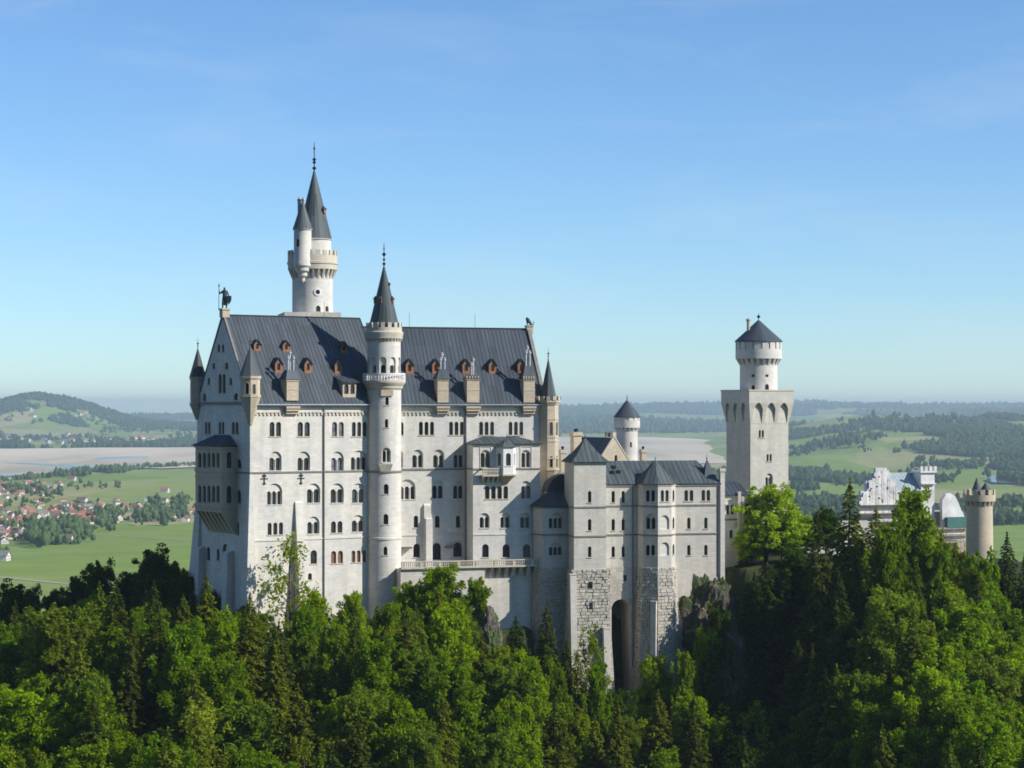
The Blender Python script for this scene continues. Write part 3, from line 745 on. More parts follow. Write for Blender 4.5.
# projecting bay of the east block, with its roof, oriel and balcony
FR = F2.out(5.0); s0, zt = FR.uz(473, 443.6); s1, _ = FR.uz(540, 443.6)
rw_ = Wall(palace, FR)
rw_.win(481, 490, 452.6, 467.4, 2, 450, gap=.16); rw_.win(522, 530, 452.6, 467.4, 2, 450, gap=.16)
rw_.win(485, 508, 486, 499, 4); rw_.win(521.8, 530.4, 486, 498.6, 2, 481)
for x0, x1 in ((480.2, 489), (501, 509.4), (520.8, 529.4)): rw_.win(x0, x1, 517, 528, 2, 513)
for x0, x1 in ((482.2, 488.8), (502.6, 509.8), (523, 530.4)): rw_.win(x0, x1, 544, 557.4, 1)
rw_.build([(s0, -46), (s1, -46), (s1, zt), (s0, zt)], 'bay_wall', px=False)
sd = west_side(F2, s0); b = MB(); sheet(b, sd.map, [(0, -46), (5, -46), (5, zt), (0, zt)]); sd2 = east_side(FR, s1); sheet(b, sd2.map, [(0, -46), (5, -46), (5, zt), (0, zt)]); b.build('bay_side_wall', 'lime', palace)
zp = F2.uz(500, 436.6)[1]; r_ = MB(); e = .45
EL, ER = FR.map(s0-e, zt, -e), FR.map(s1+e, zt, -e); PL, PR = F2.map(s0+3.2, zp, -.02), F2.map(s1-3.2, zp, -.02)
roof_plane(r_, EL, ER, PR, PL, .2, 1.2); roof_plane(r_, F2.map(s0-e, zt, -.02), EL, PL, PL, .2, 1.2); roof_plane(r_, ER, F2.map(s1+e, zt, -.02), PR, PR, .2, 1.2)
r_.build('bay_roof', 'green', palace)
c = MB(); course(c, FR, s0-.1, s1+.1, zt-.25, .4, .25); course(c, FR, s0-.1, s1+.1, FR.uz(500, 468.9)[1], .3, .15); course(c, sd, 0, 5.1, FR.uz(500, 468.9)[1], .3, .15)
c.build('bay_moulding', 'course', palace)
c = MB(); course(c, FR, s0, s1, FR.uz(500, 534.2)[1], .28, .12)
for x0, x1 in ((480.2, 491), (520.4, 531.6)):
    a, za = FR.uz(x0, 446.5); b_, zb_ = FR.uz(x1, 446.5); course(c, FR, a, b_, za, .16, .12); 
    for q in (a, b_): p = FR.map(q-.08, FR.uz(500, 468.8)[1]+.15, -.1); c.obox(p, FR.u*.16, FR.n*.12, (0, 0, za-FR.uz(500, 468.8)[1]-.2))
c.build('bay_moulding', 'lime', palace)
# oriel
so_, _ = FR.uz(505.5, 460); hw, dp = 2.1, 2.0
zb_, zt_ = FR.uz(505, 474)[1], FR.uz(505, 447)[1]
op = [FR.xy(so_-hw, 0), FR.xy(so_-hw*.5, -dp), FR.xy(so_+hw*.5, -dp), FR.xy(so_+hw, 0)]
def seg_face(p, q): a = math.atan2(q[1]-p[1], q[0]-p[0]); return Face(p[0], p[1], a), math.hypot(q[0]-p[0], q[1]-p[1])
for i in range(3):
    f_, L = seg_face(op[i], op[i+1]); ww = Wall(palace, f_, 'white', 'white')
    ww.win_m(L/2-.5, L/2+.5, zb_+1.7, zb_+4.2, 1, depth=.3, name='oriel_window'); ww.build([(0, zb_), (L, zb_), (L, zt_), (0, zt_)], 'oriel_wall', px=False)
k = MB(); big = [FR.xy(so_-hw-.3, .1), FR.xy(so_-hw*.6, -dp-.3), FR.xy(so_+hw*.6, -dp-.3), FR.xy(so_+hw+.3, .1)]
k.prism(big, zb_-.3, zb_); lo = [FR.xy(so_-.5, .1), FR.xy(so_-.3, -.2), FR.xy(so_+.3, -.2), FR.xy(so_+.5, .1)]
k.prism(lo, zb_-2.0, zb_-.31, op); k.build('oriel_base', 'sand', palace)
k = MB(); k.pyramid(big, zt_, tuple(FR.map(so_, zt_+1.7, .05))); finial(k, tuple(FR.map(so_, zt_+1.3, -.9)), 1.6, .07); k.build('oriel_roof', 'green', palace)
# balcony beside it
sa, za = FR.uz(480.6, 474.8); sb = so_-hw*.7
k = MB(); a = FR.map(sa, za-.3, -1.5); k.obox(a, FR.u*(sb-sa), FR.n*1.52, (0, 0, .3))
a = FR.map(sa, za+1.15, -1.5); k.obox(a, FR.u*(sb-sa), FR.n*.25, (0, 0, .2)); a = FR.map(sa, za+1.15, -1.24); k.obox(a, FR.u*.2, FR.n*1.26, (0, 0, .2))
n_ = 12
for i in range(n_+1): q = FR.map(sa+.1+(sb-sa-.2)*i/n_, 0, -1.38); k.lathe(q, [(.11, za), (.07, za+.3), (.13, za+.6), (.07, za+.95), (.11, za+1.15)], 6)
for i in range(4):
    a = sa+.2+(sb-sa-.7)*i/3; k.prism([FR.xy(a, -.25), FR.xy(a+.35, -.25), FR.xy(a+.35, .02), FR.xy(a, .02)], za-1.6, za-.31, [FR.xy(a, -1.4), FR.xy(a+.35, -1.4), FR.xy(a+.35, .02), FR.xy(a, .02)])
k.build('balcony', 'trim', palace)
# small canopies over the terrace doors
for px, py in ((406.4, 547.4), (449, 546.6)):
    s, z = F2.uz(px, py); k = MB(); a = F2.map(s-.9, z-.2, -1.3); k.obox(a, F2.u*1.8, F2.n*1.3, (0, 0, .35)); k.build('door_canopy', 'pipe', palace)

# ------------------------------------------------------------------ terrace in front of the palace
FT = F2.out(7.2); s0, zr_ = FT.uz(401, 561.8); s1 = FT.S(538)
ter = thing('terrace', (*FT.xy((s0+s1)/2, 3), -44), 'balustraded stone terrace running along the palace foot', 'terrace')
k = MB(); a = FT.map(s0, -60, 1.7); k.obox(a, FT.u*(s1-s0), FT.n*5.4, (0, 0, zr_-1.55+60)); a = FT.map(s0, zr_-1.52, .2); k.obox(a, FT.u*(s1-s0), FT.n*1.6, (0, 0, .25)); a = FT.map(s0, -60, .25); k.obox(a, FT.u*(FT.S(485)-s0), FT.n*1.5, (0, 0, zr_-1.56+60)); k.build('retaining_wall', 'lime_grey', ter)
k = MB(); a = FT.map(s0, zr_-1.5, -.25); k.obox(a, FT.u*(s1-s0), FT.n*.9, (0, 0, .3)); a = FT.map(s0, zr_-.22, -.18); k.obox(a, FT.u*(s1-s0), FT.n*.4, (0, 0, .22))
s = s0+.3; i = 0
while s < s1-.2:
    if i % 9 == 0: a = FT.map(s-.25, zr_-1.2, -.15); k.obox(a, FT.u*.5, FT.n*.36, (0, 0, .98))
    else: k.lathe(FT.map(s, 0, .02), [(.13, zr_-1.2), (.07, zr_-.95), (.15, zr_-.65), (.07, zr_-.35), (.12, zr_-.22)], 6)
    s += .42; i += 1
k.build('balustrade', 'trim', ter)
k = MB(); s = FT.S(484)
while s < s1-.5:
    k.prism([FT.xy(s, 1.5), FT.xy(s+.6, 1.5), FT.xy(s+.6, 1.8), FT.xy(s, 1.8)], zr_-3.6, zr_-1.53, [FT.xy(s, -.1), FT.xy(s+.6, -.1), FT.xy(s+.6, 1.8), FT.xy(s, 1.8)]); s += 1.5
k.build('bracket', 'lime_grey', ter)

# ------------------------------------------------------------------ round stair tower
def zfun(Y): return lambda y: (HY-y)*Y/FPX
cs = (pt(384, 0, 415).x, 415.0); Z = zfun(413); Mx = 415/FPX
stair = thing('stair_tower', (*cs, -45), 'tall round white stair tower with gallery and dark cone roof against the palace front', 'tower')
cy = Cyl(cs, 17.2*Mx); ws = Wall(stair, cy)
for x0, x1, y0, y1 in ((385.4, 388.8, 397, 405), (385, 388.2, 419, 427.6), (383.8, 388.6, 484, 494), (383.4, 388.4, 514, 524.4), (383.6, 387.4, 546.6, 555.2)): ws.win(x0, x1, y0, y1, 1)
ws.win(382.4, 390.2, 450.5, 462, 2, 447.6, gap=.3)
rr = cy.r*math.pi
ws.build([(-rr, -46), (rr, -46), (rr, Z(384)), (-rr, Z(384))], px=False, vlines=[rr*(2*i/48-1) for i in range(1, 48)])
k = MB(); k.lathe(cs, [(cy.r+.02, Z(540)), (cy.r+.16, Z(539.4)), (cy.r+.16, Z(537.6)), (cy.r+.02, Z(537))], 48); k.build('plinth_course', 'lime', stair, True)
k = MB(); k.lathe(cs, [(cy.r+.02, Z(473)), (cy.r+.2, Z(472.6)), (cy.r+.2, Z(471)), (cy.r+.02, Z(470.6))], 48); k.build('string_course', 'course', stair, True)
sv, zv = cy.uz(385.6, 463.2); k = MB(); lo_ = [(cs[0]+math.sin((sv+q)/cy.r)*r, cs[1]-math.cos((sv+q)/cy.r)*r) for q, r in ((-.9, cy.r-.1), (-.9, cy.r+.1), (.9, cy.r+.1), (.9, cy.r-.1))]
hi_ = [(cs[0]+math.sin((sv+q)/cy.r)*r, cs[1]-math.cos((sv+q)/cy.r)*r) for q, r in ((-1.2, cy.r-.1), (-1.2, cy.r+.55), (1.2, cy.r+.55), (1.2, cy.r-.1))]
k.prism(lo_, zv-1.7, zv-.3, hi_); k.prism(hi_, zv-.29, zv-.1); k.build('window_balcony', 'trim', stair)
sv, zv = cy.uz(387, 396.5); k = MB()
q0 = [(cs[0]+math.sin((sv+q)/cy.r)*r, cs[1]-math.cos((sv+q)/cy.r)*r) for q, r in ((-1.1, cy.r-.1), (-1.1, cy.r+.4), (1.1, cy.r+.4), (1.1, cy.r-.1))]
k.prism(q0, zv+.1, zv+1.3); k.build('window_hood', 'sand', stair)
# gallery
k = MB(); k.lathe(cs, [(cy.r, Z(390)), (cy.r+.3, Z(388)), (cy.r+.35, Z(386)), (cy.r+.85, Z(383)), (4.28, Z(382.4)), (4.28, Z(380.4)), (3.0, Z(380.3))], 56); g = k.build('gallery', 'trim', stair, True, 30)
k = MB(); k.lathe(cs, [(4.0, Z(374.4)), (4.22, Z(374.4)), (4.22, Z(373.2)), (4.0, Z(373.2)), (4.0, Z(374.4))], 56)
for i in range(46):
    a = 2*math.pi*i/46; k.lathe((cs[0]+4.1*math.cos(a), cs[1]+4.1*math.sin(a)), [(.13, Z(380.4)), (.09, Z(379)), (.14, Z(377.4)), (.09, Z(375.6)), (.12, Z(374.4))], 6)
k.build('balustrade', 'white', g)
cy2 = Cyl(cs, 16.6*Mx); wu = Wall(stair, cy2)
for i in range(10):
    s = cy2.r*(R(18)+R(36)*i-math.pi+R(18)); wu.win_m(s-.55, s+.55, Z(373.4), Z(365), 1, Z(357), sill=False, name='gallery_door')
rr = cy2.r*math.pi
wu.build([(-rr-.0, Z(381)), (rr, Z(381)), (rr, Z(334)), (-rr, Z(334))], px=False, vlines=[rr*(2*i/40-1)+.07 for i in range(1, 40)])
k = MB(); corbels(k, cs, cy2.r, cy2.r+.4, Z(342), Z(338.4), 30)
k.lathe(cs, [(cy2.r-.02, Z(338.4)), (cy2.r+.42, Z(338.4)), (cy2.r+.42, Z(336)), (3.82, Z(334.4)), (3.82, Z(332)), (3.55, Z(331)), (3.55, Z(327.4)), (3.2, Z(327.4)), (3.2, Z(330)), (0, Z(330))], 56)
merlons(k, cs, 3.55, Z(327.5), 1.0, 16); k.build('battlement', 'trim', stair, True, 25)
k = MB(); k.lathe(cs, [(3.0, Z(330)), (3.0, Z(326)), (.16, Z(266)), (0, Z(265.5))], 20); kc = k.build('cone_roof', 'cone', stair)
k = MB(); finial(k, (*cs, Z(266)), 24*.197, .17, ((.12, 2.2), (.3, 1.7), (.52, 2.6), (.75, 1.1))); k.build('finial', 'iron', kc)
for a, y in ((R(70), 303), (R(-75), 303), (R(-20), 303), (R(75), 286)):
    t = (330-y)/66; r = 3.0*(1-t)+.1; q = Vector((cs[0]+math.sin(a)*r, cs[1]-math.cos(a)*r, 0)); f_ = Face(q.x, q.y, a); z = Z(y); k = MB(); hw = .34 if y > 300 else .2
    k.obox(f_.map(-hw, z, -.15), f_.u*2*hw, f_.n*1.0, (0, 0, hw*2.4)); k.pyramid([f_.xy(-hw-.15, -.35), f_.xy(hw+.15, -.35), f_.xy(hw+.15, 1.0), f_.xy(-hw-.15, 1.0)], z+hw*2.4, tuple(f_.map(0, z+hw*4.4, .1)), 1)
    k.build('cone_dormer', ['wood', 'roof'], kc)

# ------------------------------------------------------------------ tall round tower behind the roof
YB = 447.0; cb = (pt(312.6, 0, YB).x, YB); Z = zfun(YB); Mx = YB/FPX
bell = thing('round_tower', (*cb, -30), 'tallest round white tower with side turret rising behind the palace roof', 'tower')
cy = Cyl(cb, 20.3*Mx); wt = Wall(bell, cy)
wt.win(316, 320.6, 305.6, 311.6, 1); wt.win(325.4, 328.6, 306, 311.6, 1)
for i in range(1): pass
rr = cy.r*math.pi; s, z = cy.uz(317.8, 292); hole = [(s+.5*math.cos(a), z+.5*math.sin(a)) for a in [2*math.pi*i/16 for i in range(16)]]; wt.holes.append(hole)
wt.build([(-rr, -30), (rr, -30), (rr, Z(266)), (-rr, Z(266))], px=False, vlines=[rr*(2*i/48-1) for i in range(1, 48)])
k = MB(); ring = [(s+.82*math.cos(a), z+.82*math.sin(a)) for a in [2*math.pi*i/16 for i in range(16)]]
for i in range(16):
    j = (i+1) % 16; k.face([cy.map(*ring[i], -.14), cy.map(*ring[j], -.14), cy.map(*hole[j], -.14), cy.map(*hole[i], -.14)]); k.face([cy.map(*ring[i], .02), cy.map(*ring[j], .02), cy.map(*ring[j], -.14), cy.map(*ring[i], -.14)])
reveal(k, cy.map, hole, -.14, .4); o = k.build('round_window', 'white', bell); k = MB(); k.face([cy.map(*q, .3) for q in hole]); k.build('pane', 'glass', o)
k = MB(); corbels(k, cb, cy.r, 24.4*Mx, Z(279.6), Z(270), 26, .38)
k.lathe(cb, [(cy.r-.02, Z(270)), (24.6*Mx, Z(270)), (24.6*Mx, Z(265.2)), (25.4*Mx, Z(264.6)), (25.4*Mx, Z(262.6)), (24.8*Mx, Z(262)), (24.8*Mx, Z(256)), (24.8*Mx-.35, Z(256)), (24.8*Mx-.35, Z(261)), (0, Z(261))], 56)
merlons(k, cb, 24.8*Mx, Z(256.1), 1.05, 20); k.build('parapet', 'trim', bell, True, 25)
k = MB(); r = 16.8*Mx; c_ = (cb[0]+.35, cb[1]); k.lathe(c_, [(r, Z(262)), (r, Z(240.5)), (r+.25, Z(240)), (r+.25, Z(239.4)), (0, Z(239.4))], 48); k.build('upper_drum', 'lime', bell, True, 30)
k = MB(); k.lathe(c_, [(18*Mx, Z(239.6)), (17.6*Mx, Z(238.6)), (.2, Z(171)), (0, Z(170))], 22); kc = k.build('cone_roof', 'green', bell)
k = MB(); finial(k, (*c_, Z(171)), 29*Mx, .2, ((.1, 2.4), (.3, 2.0), (.4, 2.2), (.78, 1.3))); k.build('finial', 'iron', kc)
a = R(62); t = (239-214)/68; r_ = 17.6*Mx*(1-t); q = (c_[0]+math.sin(a)*r_, c_[1]-math.cos(a)*r_); f_ = Face(*q, a); k = MB()
k.obox(f_.map(-.4, Z(214), -.4), f_.u*.8, f_.n*1.2, (0, 0, .9)); k.pyramid([f_.xy(-.6, -.6), f_.xy(.6, -.6), f_.xy(.6, 1), f_.xy(-.6, 1)], Z(214)+.9, tuple(f_.map(0, Z(214)+1.7, .1)), 1); k.build('cone_dormer', ['wood', 'roof'], kc)
ctu = (pt(302.6, 0, YB-4.4).x, YB-4.4); Z2 = zfun(YB-4.4)
k = MB(); r = 8.7*Mx; k.lathe(ctu, [(.1, Z2(283)), (.45, Z2(281)), (.5, Z2(278)), (1.0, Z2(276)), (1.05, Z2(273)), (1.55, Z2(271)), (1.6, Z2(268)), (r+.1, Z2(266)), (r+.1, Z2(263)), (r, Z2(262)), (r, Z2(230.4)), (r+.22, Z2(230)), (r+.22, Z2(229)), (0, Z2(229))], 32); tu = k.build('side_turret', 'lime', bell, True, 30)
k = MB(); k.lathe(ctu, [(10*Mx, Z2(229.4)), (9.8*Mx, Z2(228.8)), (.08, Z2(200)), (0, Z2(198))], 18); k.build('cone_roof', 'green', tu)
f_ = Face(ctu[0]+math.sin(R(-25))*r, ctu[1]-math.cos(R(-25))*r, R(-25)); k = MB(); k.obox(f_.map(-.3, Z2(247), -.06), f_.u*.6, f_.n*.5, (0, 0, 1.5)); k.build('slit_window', 'glass', tu)
for px in (299.2, 303.2):
    q = pt(px, 0, YB+2.4); k = MB(); k.lathe((q.x, q.y), [(.36, Z(246)), (.36, Z(199.6)), (.45, Z(199.4)), (.45, Z(198)), (.2, Z(197.6)), (.2, Z(196)), (0, Z(196))], 10); k.build('flue', 'lime_grey', bell)
k = MB(); q0 = pt(284.6, 0, 437.5); q1 = pt(341, 0, 440); f_, L = seg_face((q0.x, q0.y), (q1.x, q1.y)); zz = (HY-312)*438/FPX; k.obox(f_.map(0, 10, 0), f_.u*L, f_.n*14, (0, 0, zz-10)); k.build('tower_base', 'lime_grey', bell)

# ------------------------------------------------------------------ gable statues
def skin(name, pts, edges, rad, m, parent=None, sub=1):
    b = BASE.get(parent.name, Vector((0, 0, 0))) if parent else Vector((0, 0, 0))
    me = bpy.data.meshes.new(name); me.from_pydata([tuple(Vector(p)-b) for p in pts], edges, [])
    o = bpy.data.objects.new(name, me); COL.objects.link(o); sk = o.modifiers.new('skin', 'SKIN')
    for i, r in enumerate(rad): me.skin_vertices[0].data[i].radius = (r, r) if not isinstance(r, tuple) else r
    me.skin_vertices[0].data[0].use_root = True; sk.use_smooth_shade = True
    if sub: x = o.modifiers.new('sub', 'SUBSURF'); x.levels = x.render_levels = sub
    me.materials.append(M[m])
    if parent: o.parent = parent; BASE[o.name] = b
    return o
kq = F0.xy(WD/2, .35); kz = zped
kn = thing('knight_statue', (*kq, kz), 'dark bronze standing knight with lance and shield on the west gable tip', 'statue')
def K(x, y, z): return (kq[0]+x*1.25, kq[1]+y*1.25, kz+z*1.3)
kp = [K(0, 0, 1.55), K(0, 0, 2.1), K(0, -.03, 2.55), K(0, -.03, 2.85), K(0, -.08, 3.2), K(-.2, 0, 1.4), K(-.28, -.1, .75), K(-.3, .02, .06), K(-.3, -.3, .06), K(.2, 0, 1.4), K(.27, .08, .75), K(.3, .12, .06), K(.32, -.2, .06),
      K(-.42, 0, 2.5), K(-.68, -.1, 2.15), K(-.78, -.25, 2.6), K(-.8, -.28, 2.75), K(.42, 0, 2.5), K(.62, 0, 2.0), K(.6, -.2, 1.6), K(.6, -.28, 1.45)]
ke = [(0, 1), (1, 2), (2, 3), (3, 4), (0, 5), (5, 6), (6, 7), (7, 8), (0, 9), (9, 10), (10, 11), (11, 12), (2, 13), (13, 14), (14, 15), (15, 16), (2, 17), (17, 18), (18, 19), (19, 20)]
kr = [1.25*r_ for r_ in (.3, .3, .34, .13, .21, .22, .16, .11, .1, .22, .16, .11, .1, .17, .12, .09, .1, .17, .12, .09, .1)]
skin('body', kp, ke, kr, 'bronze', kn, 1)
k = MB(); k.tube([K(-.85, -.3, .0), K(-.82, -.3, 3.4)], .07, n=6); k.lathe((kq[0]-1.02, kq[1]-.38), [(.02, kz+4.1), (.16, kz+4.4), (0, kz+5.0)], 6); k.build('lance', 'bronze', kn)
k = MB(); pts_ = [(-.4, 1.9), (.4, 1.9), (.38, 1.2), (0, .55), (-.38, 1.2)]
k.face([K(.72+a, -.34, z) for a, z in pts_][::-1]); k.face([K(.72+a, -.24, z) for a, z in pts_])
for i in range(5):
    a, b_ = pts_[i], pts_[(i+1) % 5]; k.face([K(.72+a[0], -.34, a[1]), K(.72+b_[0], -.34, b_[1]), K(.72+b_[0], -.24, b_[1]), K(.72+a[0], -.24, a[1])])
k.build('shield', 'bronze', kn)
k = MB(); k.face([K(-.3, .2, 2.5), K(.3, .2, 2.5), K(.45, .4, .5), K(-.45, .4, .5)]); k.face([K(-.3, .3, 2.5), K(.3, .3, 2.5), K(.45, .5, .5), K(-.45, .5, .5)][::-1]); k.build('cloak', 'bronze', kn)
ln = thing('lion_statue', (*ql, zl_), 'small bronze sitting lion on the pedestal of the east gable tip', 'statue')
def L_(x, z, y=0): return (ql[0]+x, ql[1]+y, zl_+z)
lp = [L_(.35, .35), L_(.1, .75), L_(-.25, 1.05), L_(-.42, 1.45), L_(-.75, 1.5), L_(.5, .12, .25), L_(.05, .08, .28), L_(.5, .12, -.25), L_(.05, .08, -.28), L_(-.4, .55, .18), L_(-.42, .06, .2), L_(-.4, .55, -.18), L_(-.42, .06, -.2), L_(.75, .15), L_(1.0, .45), L_(.9, .95)]
le = [(0, 1), (1, 2), (2, 3), (3, 4), (0, 5), (5, 6), (0, 7), (7, 8), (2, 9), (9, 10), (2, 11), (11, 12), (0, 13), (13, 14), (14, 15)]
skin('body', lp, le, [.36, .36, .42, .4, .2, .2, .1, .2, .1, .15, .11, .15, .11, .1, .06, .09], 'bronze', ln, 1)

# ------------------------------------------------------------------ bower building (kemenate) and its annex
FB = Face.at(574, 413, 14); FC = FB.out(-3.8)
ken = thing('bower_building', (*FC.xy(20, 5), -50), 'grey white building with pyramid roofed block and polygonal tower on tall rough stone bases', 'building')
zE_ = FC.uz(690, 483.6)[1]; zBt = FB.uz(590, 462)[1]
rows = ((491, 502.6), (519, 530.6), (546.4, 557.2)); zb1 = FB.uz(590, 568)[1]; zcs = [FB.uz(590, y)[1] for y in (507.2, 536.4)]
wB = Wall(ken, FB, 'lime_grey')
sb0, sb1 = 0.0, FB.S(606)
for y0, y1 in rows: wB.win(588, 591.4, y0, y1, 1)
wB.build([(sb0, zb1-1), (sb1, zb1-1), (sb1, zBt), (sb0, zBt)], px=False)
fw = west_side(FB.out(-7), sb0); k = MB(); sheet(k, fw.map, [(0, -60), (7, -60), (7, zBt), (0, zBt)]); fe_ = east_side(FB, sb1); sheet(k, fe_.map, [(0, -60), (7, -60), (7, zBt), (0, zBt)])
k.face([FB.map(sb1, -60, 7), FB.map(sb0, -60, 7), FB.map(sb0, zBt, 7), FB.map(sb1, zBt, 7)]); k.build('wall', 'lime_grey', ken)
k = MB(); e = .55; ap = FB.map((sb0+sb1)/2, FB.uz(588, 438)[1], 3.5)
c4 = [FB.map(sb0-e, zBt, -e), FB.map(sb1+e, zBt, -e), FB.map(sb1+e, zBt, 7+e), FB.map(sb0-e, zBt, 7+e)]
mid = [p.lerp(Vector((ap.x, ap.y, p.z)), .5)+Vector((0, 0, (ap.z-zBt)*.42)) for p in c4]
for i in range(4):
    j = (i+1) % 4; roof_plane(k, c4[i], c4[j], mid[j], mid[i], .15, 1.0); roof_plane(k, mid[i], mid[j], ap, ap, .15, 1.0)
finial(k, (ap.x, ap.y, ap.z-.1), 1.0, .08, ((.4, 2),)); k.build('pyramid_roof', 'green', ken)
# long wall either side of the polygonal tower
wC = Wall(ken, FC, 'lime_grey'); sc0, sc1 = FC.S(604), FC.S(722)
for y0, y1 in rows:
    wC.win(611.6, 615, y0, y1, 1); wC.win(621.6, 625, y0, y1, 1)
y0, y1 = rows[0]; wC.win(684.4, 693.4, y0-1, y1-1.6, 2); wC.win(701.6, 710.2, y0-1.2, y1-1.8, 2)
for y0, y1 in rows[1:]: wC.win(687.2, 690.6, y0-1.4, y1-1.8, 1); wC.win(704.2, 707.6, y0-1.6, y1-2, 1)
sE = FC.S(662); wC.build([(sc0, zb1-.3), (sE, zb1-.3), (sE, -60), (sc1, -60), (sc1, zE_), (sc0, zE_)], px=False)
fe2 = east_side(FC, sc1); k = MB(); sheet(k, fe2.map, [(0, -60), (12, -60), (12, zE_), (0, zE_)]); k.face([FC.map(sc1, -60, 12), FC.map(sc0, -60, 12), FC.map(sc0, zE_, 12), FC.map(sc1, zE_, 12)]); k.build('wall', 'lime_grey', ken)
zRd = (HY-461)*424.0/FPX; r_ = MB()
roof_plane(r_, FC.map(sc0+.5, zE_, -.5), FC.map(sc1-.3, zE_, -.5), FC.map(sc1-3.4, zRd, 6), FC.map(sc0+.5, zRd, 6), .2, 1.0)
roof_plane(r_, FC.map(sc1-.3, zE_, -.5), FC.map(sc1-.3, zE_, 12.5), FC.map(sc1-3.4, zRd, 6), FC.map(sc1-3.4, zRd, 6), .2, 1.0)
roof_plane(r_, FC.map(sc1-.3, zE_, 12.5), FC.map(sc0+.5, zE_, 12.5), FC.map(sc0+.5, zRd, 6), FC.map(sc1-3.4, zRd, 6), .2, 0)
rr_ = r_.build('roof', 'green', ken)
for px, py in ((618.6, 468), (621.6, 472.5), (615, 473), (666.5, 470)):
    s, z = FC.uz(px, py); dd = -.5+(z-zE_)/(zRd-zE_)*6.5; k = MB(); k.obox(FC.map(s, z-.3, dd-.5), FC.u*.55, FC.n*.9, (0, 0, .7)); k.build('roof_vent', 'iron', rr_)
k = MB(); q = FC.map(sc1-2.2, zE_, 3.0); k.pyramid([FC.xy(sc1-3.4, 1.2), FC.xy(sc1-.4, 1.2), FC.xy(sc1-.4, 4.2), FC.xy(sc1-3.4, 4.2)], zE_+.6, (q.x, q.y, (HY-459)*424/FPX)); finial(k, (q.x, q.y, (HY-460)*424/FPX), 1.2, .1, ((.2, 2),)); k.build('corner_spire', 'roof', ken)
k = MB(); a = FC.map(sc1-.45, -40, -.35); k.obox(a, FC.u*.95, FC.n*1.0, (0, 0, (HY-472)*421/FPX+40)); a = FC.map(sc1-.6, (HY-472)*421/FPX, -.5); k.obox(a, FC.u*1.25, FC.n*1.2, (0, 0, .6)); k.build('corner_pier', 'lime', ken)
# polygonal tower: eight sides, four in view
a8 = R(26); ap8 = 3.75; sd0 = FC.S(655.6)-.0; co = FC.xy(sd0, .2); Rc = ap8/math.cos(R(22.5)); hs_ = Rc*math.sin(R(22.5))
zD = FB.uz(655, 484)[1]-.05
octf = []
for i in range(8):
    a = a8+R(45)*(i-2); f_ = Face(co[0]+math.sin(a)*ap8-math.cos(a)*hs_, co[1]-math.cos(a)*ap8-math.sin(a)*hs_, a); octf.append(f_)
    wd = Wall(ken, f_, 'lime_grey'); L = 2*hs_
    if i in (1, 2, 3):
        for j, (y0, y1) in enumerate(rows):
            m_ = (HY-y1)*413/FPX, (HY-y0)*413/FPX
            if i == 2 and j > 0:
                o = arch(L/2-1.05, L/2+1.05, m_[0]-.05, m_[1]+.5); wd.holes.append(o); k = MB(); reveal(k, f_.map, o, 0, .35); k.face([f_.map(*q_, .34) for q_ in o]); k.build('blind_arch', 'lime', ken)
            elif i == 3: wd.win_m(L/2-.75, L/2+.75, m_[0], m_[1], 1, None)
            else: wd.win_m(L/2-.92, L/2+.92, m_[0], m_[1], 2, (m_[1]+.75) if i == 1 and j == 1 else None)
    wd.build([(0, zb1-1), (L, zb1-1), (L, zD), (0, zD)], px=False)
k = MB(); pl = ngon(co, Rc+.45, 8, a8-R(90)+R(22.5)); zA = (HY-460)*416/FPX
for i in range(8):
    p0, p1 = pl[i], pl[(i+1) % 8]; roof_plane(k, (*p0, zD), (*p1, zD), (*co, zA), (*co, zA), .15, 1.0)
finial(k, (*co, zA-.1), .8, .07, ((.4, 2),)); k.build('polygon_roof', 'green', ken)
# string courses
for z in zcs:
    course_part(ken, FB, sb0-.1, sb1+.1, z); course_part(ken, FC, sc0+.3, sc1+.2, z-.02); course_part(ken, fw, 0, 7.1, z)
    k = MB()
    for f_ in octf: course(k, f_, -.06, 2*hs_+.06, z+.01, .3, .13)
    k.build('string_course', 'course', ken)
k = MB(); course(k, FB, sb0-.2, sb1+.2, zBt-.3, .3, .2); course(k, FC, sc0+.5, sc1-.5, zE_-.25, .3, .25)
for f_ in octf: course(k, f_, -.05, 2*hs_+.05, zD-.22, .3, .16)
k.build('cornice', 'trim', ken)
m_ = MB(); q = FC.map(FC.S(632.6), 0, -.16); m_.tube([(q.x, q.y, -52), (q.x, q.y, zE_-.1)], .15, n=8); m_.build('drainpipe', 'pipe', ken)
m_ = MB(); q = FC.map(sc1-.75, 0, -.16); m_.tube([(q.x, q.y, -34), (q.x, q.y, zE_-.1)], .13, n=8); m_.build('drainpipe', 'pipe', ken)
# rough stone base
k = MB(); rustic(k, FB, sb0-.25, sb1+.3, -62, zb1-.2, .045, .6, 1.15, taper=.05)
fw2 = west_side(FB.out(-7), sb0-.3); rustic(k, fw2, 0, 7.2, -62, zb1-.2, .045, .6, 1.2); fe3 = east_side(FB, sb1+.3); rustic(k, fe3, 0, 4, -62, zb1-.2, .03, .6, 1.15)
k.build('rough_stone_base', 'rustic', ken)
k = MB(); rustic(k, FC, sc0, FC.S(611.5), -62, zb1-.2, .0, .7, 1.4); ko = FC.S(611.4), FC.S(632)
zt_ = (HY-604)*417/FPX; rise = (ko[1]-ko[0])/2
o = arch(ko[0], ko[1]-.4, -62, zt_+rise*.35, n=10); sheet(k, FC.out(.1).map, [(ko[0]-.3, -62.5), (FC.S(636), -62.5), (FC.S(636), zb1-.2), (ko[0]-.3, zb1-.2)], [o])
